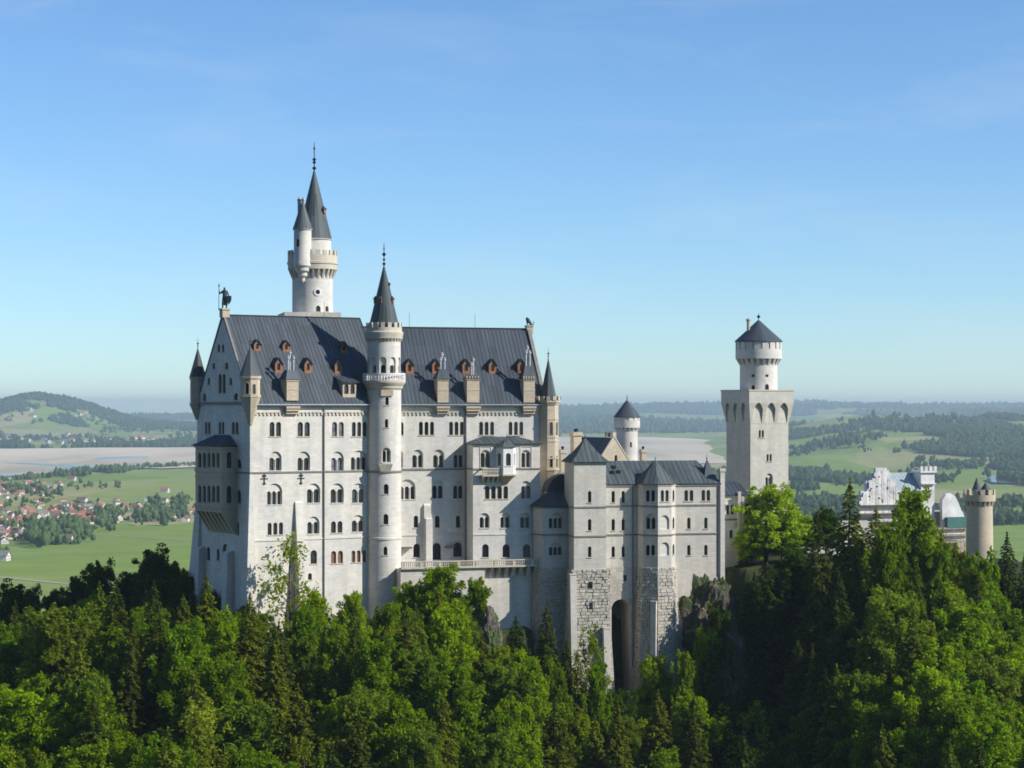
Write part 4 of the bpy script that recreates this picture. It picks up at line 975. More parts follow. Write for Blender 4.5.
reveal(k, FC.out(.1).map, o, 0, 7); k.build('rough_stone_base', 'rustic', ken)
k = MB(); k.face([FC.map(p[0], p[1], 6.8) for p in o]); k.build('recess_wall', 'course', ken)  # dark stone colour stands in for shade deep in the arch
k = MB()
for f_ in octf[0:5]: rustic(k, f_, -.12, 2*hs_+.12, -64, zb1-.2, .035, .6, 1.15, taper=.018)
k.build('rough_stone_base', 'rustic', ken)
def pier(f, x0, x1, yt, zb, p0, p1, m='lime_grey', name='buttress', d=.6):
    s0, z1 = f.uz(x0, yt); s1, _ = f.uz(x1, yt); b = MB()
    b.prism([f.xy(s0, -p0), f.xy(s1, -p0), f.xy(s1, d), f.xy(s0, d)], zb, z1, [f.xy(s0, -p1), f.xy(s1, -p1), f.xy(s1, d), f.xy(s0, d)])
    b.obox(f.map(s0-.1, z1+.005, -p1-.1), f.u*(s1-s0+.2), f.n*(p1+d), (0, 0, .25)); b.build(name, m, ken)
pier(FB, 569.2, 575.4, 575, -64, 2.4, .75); pier(FB, 601, 607.6, 628, -68, 3.6, 1.9)
pier(octf[1], 652.4, 657.6, 602, -64, 2.0, 1.2)
for x0, y0 in ((588.6, 583), (588.6, 604)):
    s, z = FB.uz(x0, y0); k = MB(); k.obox(FB.map(s, z-.9, -.3-.045*(zb1-z)), FB.u*.7, FB.n*1.2, (0, 0, 1.2)); k.build('slit_window', 'glass', ken)
s, z = FC.uz(623.4, 576); k = MB(); k.obox(FC.map(s, z-1, -.14), FC.u*.6, FC.n*.5, (0, 0, 1.2)); k.build('slit_window', 'glass', ken)
# annex between palace and bower
FA = Face.at(542.6, 416, 14); an = thing('annex_building', (*FA.xy(2, 2), -50), 'low grey annex with dark curved roof wedged between palace and pyramid roofed block', 'building')
sa1 = FA.S(571); zA0 = FA.uz(555, 506)[1]; wA = Wall(an, FA, 'lime_grey')
wA.win(549.2, 562, 518, 528.4, 3, 513); wA.win(549.4, 561.6, 547, 555.4, 3, 543)
wA.build([(0, -52), (sa1, -52), (sa1, zA0), (0, zA0)], px=False)
fch = Face(pt(533.2, 0, 418.3).x, 418.3, 0); dv = Vector(FA.xy(0)) - Vector((fch.o.x, fch.o.y)); fch = Face(fch.o.x, fch.o.y, math.atan2(dv.y, dv.x)); lc = dv.length
k = MB(); sheet(k, fch.map, [(0, -52), (lc, -52), (lc, zA0), (0, zA0)]); fwA = Face(fch.o.x, fch.o.y+6, R(-90)); sheet(k, fwA.map, [(0, -52), (6, -52), (6, zA0), (0, zA0)]); k.build('wall', 'lime_grey', an)
k = MB()
for f_, a, b_ in ((FA, -.05, sa1), (fch, -.05, lc+.05)): course(k, f_, a, b_, FA.uz(555, 534.6)[1], .3, .14); course(k, f_, a, b_, zA0-.2, .35, .2)
k.build('string_course', 'course', an)
r_ = MB(); zp = (HY-491.5)*419/FPX
EA, EB, EC = fch.map(-.5, zA0, -.4), FA.map(-.1, zA0, -.45), FA.map(sa1, zA0, -.45); TA, TB = FA.map(2.2, zp, 4.2), FA.map(sa1, zp, 4.2)
roof_plane(r_, EB, EC, TB, TA, .15, 1.0); roof_plane(r_, EA, EB, TA, TA, .15, 1.0); r_.face([EA+Vector((0, 5, 0)), EA, TA]); r_.build('roof', 'roof', an)
k = MB(); n = 14; c0 = FA.xy(3.0, 7.0); hw = 3.4; zv0 = (HY-492)*422/FPX; hv = (492-474)*422/FPX         # round-backed vault roof behind
for i in range(n):
    a0_, a1_ = math.pi*i/n, math.pi*(i+1)/n
    P = lambda a, d: FA.map(5.6-hw*math.cos(a), zv0+hv*math.sin(a), d)
    k.face([P(a0_, 4.2), P(a1_, 4.2), P(a1_, 11), P(a0_, 11)]); k.face([FA.map(5.6, zv0, 4.2), P(a1_, 4.2), P(a0_, 4.2)])
k.build('vaulted_roof', 'roof', an)
k = MB(); rustic(k, FA, -.1, sa1, -60, FA.uz(555, 567)[1], .02, .6, 1.2); rustic(k, fch, 0, lc, -60, FA.uz(555, 567)[1], .02, .6, 1.1); k.build('rough_stone_base', 'rustic', an)

# ------------------------------------------------------------------ gabled house with chimneys, small round tower
FG = Face.at(599, 448, 30); ch_ = thing('gabled_house', (*FG.xy(3, 5), -40), 'small cream gabled house with dark blue roof behind the bower roofs', 'house')
sg = FG.S(629); zge = FG.uz(600, 462)[1]; zga = FG.uz(615, 437.6)[1]; DG = 13.0
wg = Wall(ch_, FG, 'sand'); wg.win(614.6, 617.4, 455, 461, 1); wg.build([(0, -40), (sg, -40), (sg, zge), (sg/2, zga), (0, zge)], px=False)
k = MB(); fgw = west_side(FG.out(-DG), 0); sheet(k, fgw.map, [(0, -40), (DG, -40), (DG, zge), (0, zge)]); fge = east_side(FG, sg); sheet(k, fge.map, [(0, -40), (DG, -40), (DG, zge), (0, zge)]); k.build('wall', 'sand', ch_)
r_ = MB(); ov = 1.6
sl_ = (zga-zge)/(sg/2)
roof_plane(r_, FG.map(-ov, zge-ov*sl_, DG), FG.map(-ov, zge-ov*sl_, .3), FG.map(sg/2, zga, .3), FG.map(sg/2, zga, DG), .2, 1.0)
roof_plane(r_, FG.map(sg+.4, zge-.4*sl_, .3), FG.map(sg+.4, zge-.4*sl_, DG), FG.map(sg/2, zga, DG), FG.map(sg/2, zga, .3), .2, 1.0); r_.build('roof', 'roof', ch_)
for a, b_ in ((-.3, sg/2), (sg+.3, sg/2)): k = MB(); p0, p1 = FG.map(a, zge-.3*sl_+.1, -.1), FG.map(b_, zga+.1, -.1); k.obox(p0, p1-p0, FG.n*.5, (0, 0, .4)); k.build('gable_coping', 'trim', ch_)
k = MB(); k.obox(FG.map(sg/2-.4, zga+.3, -.15), FG.u*.8, FG.n*.8, (0, 0, .8)); k.build('gable_stone', 'trim', ch_)
def stack(px, yt, yb, Y, wpx, parent, m='sand', pot=True):
    q = pt(px, 0, Y); hw = wpx*Y/FPX/2; k = MB(); z0, z1 = (HY-yb)*Y/FPX, (HY-yt)*Y/FPX
    f_ = Face(q.x, q.y, R(22)); sq = lambda h: [f_.xy(-h, -h), f_.xy(h, -h), f_.xy(h, h), f_.xy(-h, h)]
    hh = z1-z0; k.prism(sq(hw), z0, z0+hh*.72); k.prism(sq(hw*1.05), z0+hh*.45, z0+hh*.5); k.prism(sq(hw*1.25), z0+hh*.72, z0+hh*.78); k.prism(sq(hw*1.15), z0+hh*.78, z0+hh*.86)
    o = k.build('chimney', m, parent)
    if pot: k = MB(); k.lathe((q.x, q.y), [(hw*.5, z0+hh*.86), (hw*.4, z0+hh*.92), (hw*.7, z0+hh*.95), (hw*.35, z1-.1), (0, z1)], 10); k.build('chimney_pot', 'iron', o)
stack(576, 428.5, 454, 444, 8.6, ch_); stack(562.6, 446, 472, 441, 5.6, ch_); stack(643, 446, 470, 447, 5, ch_)
for px in (607, 611): stack(px, 431.5, 437, 458, 3.0, ch_, 'course')
YR = 462.0; cr_ = (pt(627, 0, YR).x, YR); Z = zfun(YR); Mx = YR/FPX
rt = thing('small_round_tower', (*cr_, -40), 'small white round tower with black cone roof beside the cream gable', 'tower')
cy = Cyl(cr_, 10.6*Mx); wr = Wall(rt, cy); wr.win(630, 632, 442, 447.4, 1, sill=False); rr = cy.r*math.pi
wr.build([(-rr, -40), (rr, -40), (rr, Z(424)), (-rr, Z(424))], px=False, vlines=[rr*(2*i/36-1) for i in range(1, 36)])
k = MB(); corbels(k, cr_, cy.r, 12.9*Mx, Z(431.5), Z(427.6), 18, .45); k.lathe(cr_, [(cy.r-.02, Z(427.6)), (13*Mx, Z(427.6)), (13*Mx, Z(421)), (12.4*Mx, Z(421)), (12.4*Mx, Z(417.2)), (0, Z(417.2))], 40); merlons(k, cr_, 13*Mx, Z(421), .8, 14, .2); k.build('parapet', 'lime', rt, True, 25)
k = MB(); k.lathe(cr_, [(13.6*Mx, Z(417.4)), (13.4*Mx, Z(416.6)), (8*Mx, Z(409.5)), (.2, Z(400.4)), (0, Z(400))], 24); finial(k, (*cr_, Z(400.6)), 6*Mx, .1, ((.3, 2), (.7, 1.4))); k.build('cone_roof', 'roof', rt)

# ------------------------------------------------------------------ square tower
YS = 455.0; FQ = Face.at(750.4, YS, 26); S_ = FQ.S(788.4); Z = zfun(YS)
st = thing('square_tower', (*FQ.xy(S_/2, S_/2), -36), 'tall square limestone tower with flared arched top and round turret with dark cone roof', 'tower')
fwq = west_side(FQ.out(-S_), 0); fl = [FQ, fwq, east_side(FQ, S_), Face(*FQ.xy(S_, S_), FQ.ang+math.pi)]
zf0, zf1, zf2 = Z(424.5), Z(403), Z(391); OV = .85
class Flare:
    def __init__(s, f): s.f = f
    def o(s, z): return OV*max(0, min(1, (z-zf0)/(zf1-zf0)))
    def map(s, u, z, d=0.0): return s.f.map(u, z, d-s.o(z))
for i, f_ in enumerate(fl):
    wq = Wall(st, f_, 'lime_tower')
    if i == 0:
        wq.win(758.8, 764, 430, 437.6, 2, gap=.25); wq.win(766.6, 771.8, 454, 461.4, 2, gap=.25); wq.win(766, 772.4, 477, 486, 2, 473.4, gap=.25)
    wq.build([(0, -50), (S_, -50), (S_, zf2), (0, zf2)], px=False)
    g = Flare(f_); k = MB(); hs = []
    for j in range(3):
        c_ = S_*(j+.5)/3; hw = S_/3*.37; hs.append(arch(c_-hw, c_+hw, zf0+.4, zf1+.1, rise=1.7, n=10, pointed=True))
    sheet(k, g.map, [(0, zf0), (S_, zf0), (S_+OV, zf1), (S_+OV, zf2), (-OV, zf2), (-OV, zf1)], hs, vlines=None)
    for h in hs:
        n = len(h)
        for q_ in range(n):
            a, b_ = h[q_], h[(q_+1) % n]; k.face([g.map(*a), f_.map(*a, .0), f_.map(*b_, .0), g.map(*b_)])
    k.build('flared_wall', 'lime_tower', st)
k = MB(); k.prism([FQ.xy(-OV-.12, -OV-.12), FQ.xy(S_+OV+.12, -OV-.12), FQ.xy(S_+OV+.12, S_+OV+.12), FQ.xy(-OV-.12, S_+OV+.12)], zf2, Z(389.6)); k.build('cornice', 'trim', st)
k = MB(); k.prism([FQ.xy(-.7, -.7), FQ.xy(S_+.7, -.7), FQ.xy(S_+.7, S_+.7), FQ.xy(-.7, S_+.7)], -50, -38, [FQ.xy(-.05, -.05), FQ.xy(S_+.05, -.05), FQ.xy(S_+.05, S_+.05), FQ.xy(-.05, S_+.05)]); k.build('plinth', 'lime_tower', st)
cq = FQ.xy(S_/2, S_/2); cq = (pt(758.6, 0, cq[1]).x, cq[1]); Z = zfun(cq[1]); Mx = cq[1]/FPX; cy = Cyl(cq, 18.7*Mx); wq = Wall(st, cy)
wq.win(765, 769, 384, 390.2, 1, sill=False); wq.win(751.4, 754.8, 385, 390.2, 1, sill=False); wq.win(765.4, 768.4, 374.4, 377, 1, square=True, sill=False); wq.win(751.6, 754.6, 374.4, 377, 1, square=True, sill=False)
rr = cy.r*math.pi; wq.build([(-rr, Z(392.5)), (rr, Z(392.5)), (rr, Z(360)), (-rr, Z(360))], px=False, vlines=[rr*(2*i/44-1) for i in range(1, 44)])
k = MB(); corbels(k, cq, cy.r, 22.8*Mx, Z(365.6), Z(359), 22, .4); k.lathe(cq, [(cy.r-.02, Z(359)), (23*Mx, Z(359)), (23*Mx, Z(349.4)), (22*Mx, Z(349.4)), (22*Mx, Z(342)), (0, Z(342))], 48); merlons(k, cq, 23*Mx, Z(349.5), 1.55, 18, .3, .68); k.build('parapet', 'lime', st, True, 25)
k = MB(); k.lathe(cq, [(24*Mx, Z(342)), (23.8*Mx, Z(341)), (12*Mx, Z(330.4)), (.25, Z(320.4)), (0, Z(320))], 28); kc = k.build('cone_roof', 'roof', st)
k = MB(); finial(k, (*cq, Z(321)), 8*Mx, .13, ((.55, 3.4),)); k.build('finial', 'iron', kc)
q = pt(748.4, 0, cq[1]-1); k = MB(); k.lathe((q.x, q.y), [(.36, Z(333)), (.36, Z(321.5)), (.55, Z(321)), (.55, Z(319.4)), (.2, Z(319)), (.2, Z(318.4)), (0, Z(318.4))], 10); k.build('chimney', 'sand', st)

# ------------------------------------------------------------------ connecting wing with gateway
FK = Face.at(722, 433, 14); sk1 = FK.S(757); kw = thing('connecting_wing', (*FK.xy(3, 4), -36), 'low white wing with dark hipped roof joining the bower building to the square tower', 'building')
zk = FK.uz(735, 495)[1]; wk = Wall(kw, FK, 'lime'); wk.win(726.8, 734.6, 504.6, 514.6, 2, 499.4); wk.win(729.6, 732.8, 530, 538, 1)
wk.win(744, 754, 503, 532, 1, name='gateway', sill=False, depth=1.5); wk.build([(0, -40), (sk1, -40), (sk1, zk), (0, zk)], px=False)
k = MB(); fkw = west_side(FK.out(-9), 0); sheet(k, fkw.map, [(0, -40), (9, -40), (9, zk), (0, zk)]); k.build('wall', 'lime', kw)
r_ = MB(); zr = (HY-481.6)*438/FPX; s2 = FK.S(751)
roof_plane(r_, FK.map(-.2, zk, -.5), FK.map(s2, zk, -.5), FK.map(s2-1.2, zr, 5), FK.map(-.2, zr, 5), .2, 1.0); roof_plane(r_, FK.map(s2, zk, -.5), FK.map(s2, zk, 10), FK.map(s2-1.2, zr, 5), FK.map(s2-1.2, zr, 5), .2, 1.0); r_.face([FK.map(s2, zk, 10), FK.map(-.2, zk, 10), FK.map(-.2, zr, 5), FK.map(s2-1.2, zr, 5)]); r_.build('roof', 'roof', kw)
k = MB(); course(k, FK, 0, FK.S(741), FK.uz(735, 519.4)[1], .35, .2); k.build('string_course', 'course', kw)
for px in (738.4, 741.6):
    q = FK.map(FK.S(px), 0, -.5); k = MB(); f_ = Face(q.x, q.y, FK.ang); k.prism([f_.xy(-.3, -.3), f_.xy(.3, -.3), f_.xy(.3, .6), f_.xy(-.3, .6)], -40, (HY-(492 if px < 740 else 497))*432/FPX); k.build('wall_pier', 'lime_grey', kw)
# courtyard wall towards the gatehouse
FY = Face.at(760, 452, 16); s1 = FY.S(872); cw = thing('courtyard_wall', (*FY.xy(s1/2, 1), -36), 'low pale courtyard wall with dark coping between square tower and gatehouse', 'wall')
zz = FY.uz(815, 519)[1]; k = MB(); a = FY.map(0, -50, 0); k.obox(a, FY.u*s1, FY.n*1.0, (0, 0, zz+50)); k.build('wall', 'lime_grey', cw)
k = MB(); a = FY.map(-.1, zz+.004, -.4); k.obox(a, FY.u*(s1+.2), FY.n*2.4, (0, 0, .55)); k.build('coping', 'roof', cw)

# ------------------------------------------------------------------ gatehouse under scaffolding
YG = 520.0; FH = Face.at(857, YG, 20); gh = thing('gatehouse', (*FH.xy(12, 6), -36), 'gatehouse with stepped gables wrapped in white scaffold netting and a pale blue roof', 'building')
def U(px, py): return FH.uz(px, py)
outl = [(857, 560), (906, 560), (905.6, 499), (900, 499), (900, 490), (895, 490), (895, 481), (890.6, 481), (890.6, 473), (887, 473), (887, 468), (875.6, 468), (875.6, 473), (872, 473), (872, 481), (866, 481), (866, 491), (860.6, 491), (860.6, 500), (857, 500)]
k = MB(); P_ = [U(*p) for p in outl]; sheet(k, FH.map, P_); sheet(k, lambda s, z, d: FH.map(s, z, 1.0), [(p[0], p[1]) for p in P_])
for i in range(len(P_)):
    a, b_ = P_[i], P_[(i+1) % len(P_)]; k.face([FH.map(*b_, 0), FH.map(*a, 0), FH.map(*a, 1.0), FH.map(*b_, 1.0)])
k.build('stepped_gable', 'net', gh)
k = MB(); rnd = random.Random(5)                        # loose netting, rumpled and torn, hung on the scaffold
s_a, z_a = U(858, 507); s_b, z_b = U(905, 468); nx, nz_ = 26, 20; G = {}
for i in range(nx+1):
    for j in range(nz_+1):
        s = s_a+(s_b-s_a)*i/nx; z = z_a+(z_b-z_a)*j/nz_; G[i, j] = (FH.map(s+rnd.uniform(-.15, .15), z+rnd.uniform(-.15, .15), -.75-rnd.uniform(0, .09)), pip((s, z-.3), P_))
for i in range(nx):
    for j in range(nz_):
        q4 = [G[i, j], G[i+1, j], G[i+1, j+1], G[i, j+1]]
        if sum(q[1] for q in q4) >= 3 and rnd.random() > .05:
            a = [q[0] for q in q4]; k.face([a[0], a[1], a[2]]); k.face([a[0], a[2], a[3]]); b4 = [p+Vector((0, .04, 0)) for p in a]; k.face([b4[2], b4[1], b4[0]]); k.face([b4[3], b4[2], b4[0]])
k.build('scaffold_netting', 'net', gh)
k = MB()
for i in range(9):
    s = s_a+(s_b-s_a)*i/8; k.tube([FH.map(s, -38, -1.1), FH.map(s, z_a+(z_b-z_a)*(1-abs(i-4)/4.5), -1.1)], .05, n=5)
for z in np.arange(z_a-8, z_a+2, 2.1): k.obox(FH.map(s_a, z, -1.3), FH.u*(s_b-s_a), FH.n*1.2, (0, 0, .12))
k.build('scaffold', 'plank', gh)
sa, za = U(896, 489); sb, zb_ = U(928, 473); r_ = MB(); roof_plane(r_, FH.map(sa-1.5, za-.6, .8), FH.map(sb, za-.6, .8), FH.map(sb-.5, zb_, 6), FH.map(sa-3.5, zb_, 6), .2, .8)
r_.build('roof', plain('pale_blue_roof', (0.36, 0.42, 0.43), .5), gh)
k = MB(); k.obox(FH.map(U(900, 0)[0], -38, 1.2), FH.u*(U(966, 0)[0]-U(900, 0)[0]), FH.n*9, (0, 0, za+32)); k.build('wall', 'brick', gh)
k = MB(); sx0, zx = U(921.6, 466.5); sx1, _ = U(938, 466.5)
k.obox(FH.map(sx0+.4, -30, 1.0), FH.u*(sx1-sx0-.8), FH.n*4, (0, 0, zx+30-1.6)); k.obox(FH.map(sx0, zx-1.6, .5), FH.u*(sx1-sx0), FH.n*5, (0, 0, .4))
for i in range(4): k.obox(FH.map(sx0+i*(sx1-sx0)/3.6, zx-1.2, .5), FH.u*.75, FH.n*.5, (0, 0, 1.2))
k.obox(FH.map(sx0+.3, zx-4.5, .3), FH.u*(sx1-sx0-.6), FH.n*.6, (0, 0, .25)); k.build('small_tower', 'net', gh)
o2 = [(941, 540), (964, 540), (963, 516), (960, 510), (957, 502), (954, 496), (949, 493), (945, 494), (941, 500)]
k = MB(); P2_ = [U(*p) for p in o2]; sheet(k, lambda s, z, d: FH.map(s, z, -.6), P2_)
for i in range(len(P2_)):
    a, b_ = P2_[i], P2_[(i+1) % len(P2_)]; k.face([FH.map(*b_, -.6), FH.map(*a, -.6), FH.map(*a, .6), FH.map(*b_, .6)])
k.build('netted_gable', 'net', gh)
k = MB(); sx0, zx = U(944, 517); k.obox(FH.map(sx0, zx-2.6, -1.6), FH.u*(U(968, 0)[0]-sx0), FH.n*.9, (0, 0, 2.6)); k.build('tarpaulin', 'tarp', gh)
k = MB(); sx0 = U(932, 0)[0]
for y in range(531, 600, 7): k.obox(FH.map(sx0, U(0, y)[1] if False else (HY-y)*YG/FPX, -1.5), FH.u*(U(966, 0)[0]-sx0), FH.n*1.3, (0, 0, .45))
for i in range(5): s = sx0+i*(U(966, 0)[0]-sx0)/4; k.tube([FH.map(s, -50, -1.5), FH.map(s, (HY-520)*YG/FPX, -1.5)], .06, n=5)
k.build('scaffold', 'plank', gh)
YT = 512.0; cg = (pt(979.6, 0, YT).x, YT); Z = zfun(YT); Mx = YT/FPX
gt = thing('gatehouse_tower', (*cg, -42), 'round beige tower with battlements and two small black spires right of the scaffolded gatehouse', 'tower')
k = MB(); k.lathe(cg, [(13.6*Mx, -60), (13.2*Mx, Z(540)), (12.8*Mx, Z(506)), (12.8*Mx, Z(498))], 40); k.build('shaft', 'sand', gt, True)
k = MB(); corbels(k, cg, 12.8*Mx, 15.4*Mx, Z(506.5), Z(501), 18, .42); k.lathe(cg, [(12.7*Mx, Z(501)), (15.6*Mx, Z(501)), (15.6*Mx, Z(494.6)), (14*Mx, Z(494.6)), (14*Mx, Z(499)), (0, Z(499))], 40); merlons(k, cg, 15.6*Mx, Z(494.7), 1.3, 12); k.build('battlement', 'sand', gt, True, 25)
for px, py, r, yb in ((976.6, 477.6, 4.6, 491), (985.6, 482.4, 5.2, 490)):
    q = pt(px, 0, YT-.5); k = MB(); k.lathe((q.x, q.y), [(r*Mx*.8, Z(499.5)), (r*Mx*.8, Z(yb)), (r*Mx*1.1, Z(yb)), (.06, Z(py)), (0, Z(py))], 12); k.build('spire', 'roof', gt)

# ------------------------------------------------------------------ terrain
def _hash(ix, iy, seed):
    h = (ix.astype(np.int64)*374761393 + iy.astype(np.int64)*668265263 + seed*974634777) & 0x7fffffff
    h = ((h ^ (h >> 13))*1274126177) & 0x7fffffff
    return ((h ^ (h >> 16)) & 0xffff)/65535.0
def vnoise(x, y, seed=0):
    x = np.asarray(x, float); y = np.asarray(y, float); ix = np.floor(x); iy = np.floor(y); fx, fy = x-ix, y-iy
    fx = fx*fx*(3-2*fx); fy = fy*fy*(3-2*fy)
    a, b, c, d = _hash(ix, iy, seed), _hash(ix+1, iy, seed), _hash(ix, iy+1, seed), _hash(ix+1, iy+1, seed)
    return (a*(1-fx)+b*fx)*(1-fy)+(c*(1-fx)+d*fx)*fy
def fbm(x, y, seed=0, o=4):
    s, a, t = 0, 0.5, 0
    for i in range(o): s = s+a*vnoise(np.asarray(x)*2**i, np.asarray(y)*2**i, seed+i*17); t += a; a *= .5
    return s/t
def sstep(x, a, b): t = np.clip((np.asarray(x, float)-a)/(b-a), 0, 1); return t*t*(3-2*t)
PLAIN = -185.0
def ground(X, Y):
    X = np.asarray(X, float); Y = np.asarray(Y, float)
    # the castle ridge
    C = np.interp(X, [-260, -140, -90, -55, 0, 12, 25, 45, 60, 100, 140, 260], [-130, -70, -52, -45, -44, -42, -36, -33, -31, -36, -42, -70])
    Y0 = np.interp(X, [-140, -70, -50, -27, -10, 8, 14, 40, 50, 70, 100, 140], [430, 425, 402, 408, 412, 414, 410, 418, 424, 440, 478, 490])
    drop = np.interp(X, [-40, -10, 3, 9, 30, 42, 52, 70], [0, 2, 12, 30, 33, 34, 30, 6])
    off = np.interp(X, [2, 8, 31, 34, 43, 47, 60], [0, 14, 14, 8, 7, 0, 0])
    front = C-drop*sstep(Y0+off-Y, -1, np.interp(X, [0, 8, 43, 47, 60], [9, 5, 5, 9, 12]))-0.27*np.maximum(0, Y0-Y)-.5*np.maximum(0, 205-Y)+(fbm(X/22, Y/22, 3)-.5)*7*sstep(Y0-Y, 2, 20)
    front = np.maximum(front, -120+(Y-60)*0.0)
    back = C-.55*np.maximum(0, Y-Y0-np.interp(X, [-60, 60, 120], [45, 70, 90]))
    ridge = np.where(Y < Y0+np.maximum(off, 0)+1, front, back)
    ridge = np.maximum(ridge, PLAIN)
    # the plain and the hills beyond
    f = PLAIN+(fbm(X/700, Y/700, 11)-.5)*6*sstep(Y, 1200, 3000)
    kx = X/np.maximum(Y, 1)*FPX+CXP
    right = sstep(kx, 690, 860)
    left = 1-sstep(kx, 470, 580)
    f = f+right*sstep(Y, 2300, 5200)*(fbm(X/900, Y/1500, 23)-.36)*120
    f = f+right*sstep(Y, 4800, 10000)*((fbm(X/1700, Y/2600, 29)-.3)*160+14)
    f = f+left*sstep(Y, 9500, 14500)*(30+(fbm(X/900, Y/1800, 31)-.5)*60)
    f = f+sstep(Y, 13200, 19000)*(34+(fbm(X/2600, Y/4200, 37)-.4)*110)*(1-.8*left)
    f = f+sstep(Y, 20000, 27000)*(46+(fbm(X/4200, Y/6000, 41)-.5)*120)*np.where(kx < 560, .2, 1)
    g = lambda px, Yc, sx, sy, h: h*np.exp(-((X-(px-CXP)*Yc/FPX)/sx)**2-((Y-Yc)/sy)**2)
    f = f+g(36, 14400, 340, 1200, 210)+g(-70, 14600, 380, 1400, 150)+g(92, 14500, 220, 1000, 70)
    f = f+g(640, 25000, 1700, 2500, 105)+g(600, 17000, 500, 1500, 30)+g(900, 10500, 520, 900, 40)
    pm = np.exp(-(((X-1300)/330)**2+((Y-5150)/1000)**2)**2); f = f*(1-pm)-172*pm      # hollow of the pond
    t = sstep(Y, 560, 900)
    return np.where(Y < 900, ridge*(1-t)+np.minimum(f, PLAIN+2)*t, f)
def g1(x, y): return float(ground(np.array([x]), np.array([y]))[0])

def ground_mat():
    m, n, b = mat('meadows_and_slope')
    tc = node(n, 'ShaderNodeTexCoord'); P = tc.outputs['Object']
    mp = node(n, 'ShaderNodeMapping'); mp.inputs['Scale'].default_value = (1/260, 1/620, 0); mp.inputs['Rotation'].default_value = (0, 0, R(12)); n.links.new(P, mp.inputs['Vector'])
    wn = node(n, 'ShaderNodeTexNoise', Scale=2.2, Detail=2.0); n.links.new(mp.outputs[0], wn.inputs['Vector'])
    wv = node(n, 'ShaderNodeVectorMath', operation='MULTIPLY_ADD'); n.links.new(wn.outputs['Color'], wv.inputs[0]); wv.inputs[1].default_value = (.35, .35, 0); n.links.new(mp.outputs[0], wv.inputs[2])
    vo = node(n, 'ShaderNodeTexVoronoi', Scale=1.0); n.links.new(wv.outputs[0], vo.inputs['Vector'])
    sp = node(n, 'ShaderNodeSeparateColor'); n.links.new(vo.outputs['Color'], sp.inputs[0])
    rp = ramp(n, [(0.0, (.17, .245, .04)), (.35, (.2, .275, .045)), (.6, (.2, .28, .06)), (.74, (.25, .3, .075)), (.88, (.33, .32, .12)), (1.0, (.36, .33, .16))]); n.links.new(sp.outputs[0], rp.inputs[0])
    n3 = node(n, 'ShaderNodeTexNoise', Scale=1/90, Detail=6.0, Roughness=.6); n.links.new(P, n3.inputs['Vector'])
    r3 = ramp(n, [(.3, (.8, .84, .8)), (.7, (1.15, 1.1, 1.1))]); n.links.new(n3.outputs[0], r3.inputs[0])
    c1 = mix(n, rp.outputs[0], r3.outputs[0], 1.0, 'MULTIPLY')
    # wooded slope soil near the castle (above the plain)
    sx = node(n, 'ShaderNodeSeparateXYZ'); n.links.new(P, sx.inputs[0])
    mr = node(n, 'ShaderNodeMapRange'); mr.inputs[1].default_value = 700; mr.inputs[2].default_value = 880; n.links.new(sx.outputs[1], mr.inputs[0])
    n4 = node(n, 'ShaderNodeTexNoise', Scale=.3, Detail=6.0); n.links.new(P, n4.inputs['Vector'])
    r4 = ramp(n, [(.35, (.022, .035, .01)), (.6, (.05, .06, .022)), (.8, (.09, .08, .05))]); n.links.new(n4.outputs[0], r4.inputs[0])
    c2 = mix(n, r4.outputs[0], c1, mr.outputs[0])
    n.links.new(c2, b.inputs['Base Color']); b.inputs['Roughness'].default_value = .95; b.inputs['Specular IOR Level'].default_value = .1
    return m
ys = np.concatenate([np.arange(-40, 620, 3.5), 620*1.0115**np.arange(0, 342)]); ts = np.linspace(-.42, .42, 300)
YY, TT = np.meshgrid(ys, ts, indexing='ij'); XX = TT*(YY+190); ZZ = ground(XX, YY)
nr, nc = YY.shape
me = bpy.data.meshes.new('ground'); ii = np.arange(nr*nc).reshape(nr, nc)
q = np.stack([ii[:-1, :-1], ii[:-1, 1:], ii[1:, 1:], ii[1:, :-1]], -1).reshape(-1, 4)
def np_mesh(me, V, Fq):
    k = Fq.shape[1]; me.vertices.add(len(V)); me.vertices.foreach_set('co', np.ascontiguousarray(V, dtype=np.float32).ravel())
    me.loops.add(Fq.size); me.loops.foreach_set('vertex_index', Fq.astype(np.int32).ravel())
    me.polygons.add(len(Fq)); me.polygons.foreach_set('loop_start', np.arange(0, Fq.size, k, dtype=np.int32))
    me.update(calc_edges=True)
np_mesh(me, np.stack([XX, YY, ZZ], -1).reshape(-1, 3), q)
me.polygons.foreach_set('use_smooth', [True]*len(me.polygons)); me.materials.append(ground_mat())
gro = bpy.data.objects.new('ground', me); COL.objects.link(gro); gro['kind'] = 'structure'

# unseen wooded mountain slope behind the bridge, added to block sky light
gx_ = np.linspace(-2600, 420, 90); gy_ = np.linspace(-60, -900, 40); GY, GX = np.meshgrid(gy_, gx_, indexing='ij')
GZ = -150+np.minimum(1.35*(-60-GY), 620+(fbm(GX/400, GY/300, 91)-.5)*300)*(.55+.45*sstep(-GX, -420, 300))+(fbm(GX/60, GY/60, 93)-.5)*40*sstep(-GY, 60, 160)
mm = bpy.data.meshes.new('sky_blocking_mountain'); i2 = np.arange(GX.size).reshape(GX.shape)
np_mesh(mm, np.stack([GX, GY, GZ], -1).reshape(-1, 3), np.stack([i2[:-1, :-1], i2[1:, :-1], i2[1:, 1:], i2[:-1, 1:]], -1).reshape(-1, 4))
mm.materials.append(plain('mountain_forest', (.035, .055, .02), .95, var=.5, scale=.05)); mo = bpy.data.objects.new('sky_blocking_mountain', mm); COL.objects.link(mo); mo['kind'] = 'structure'

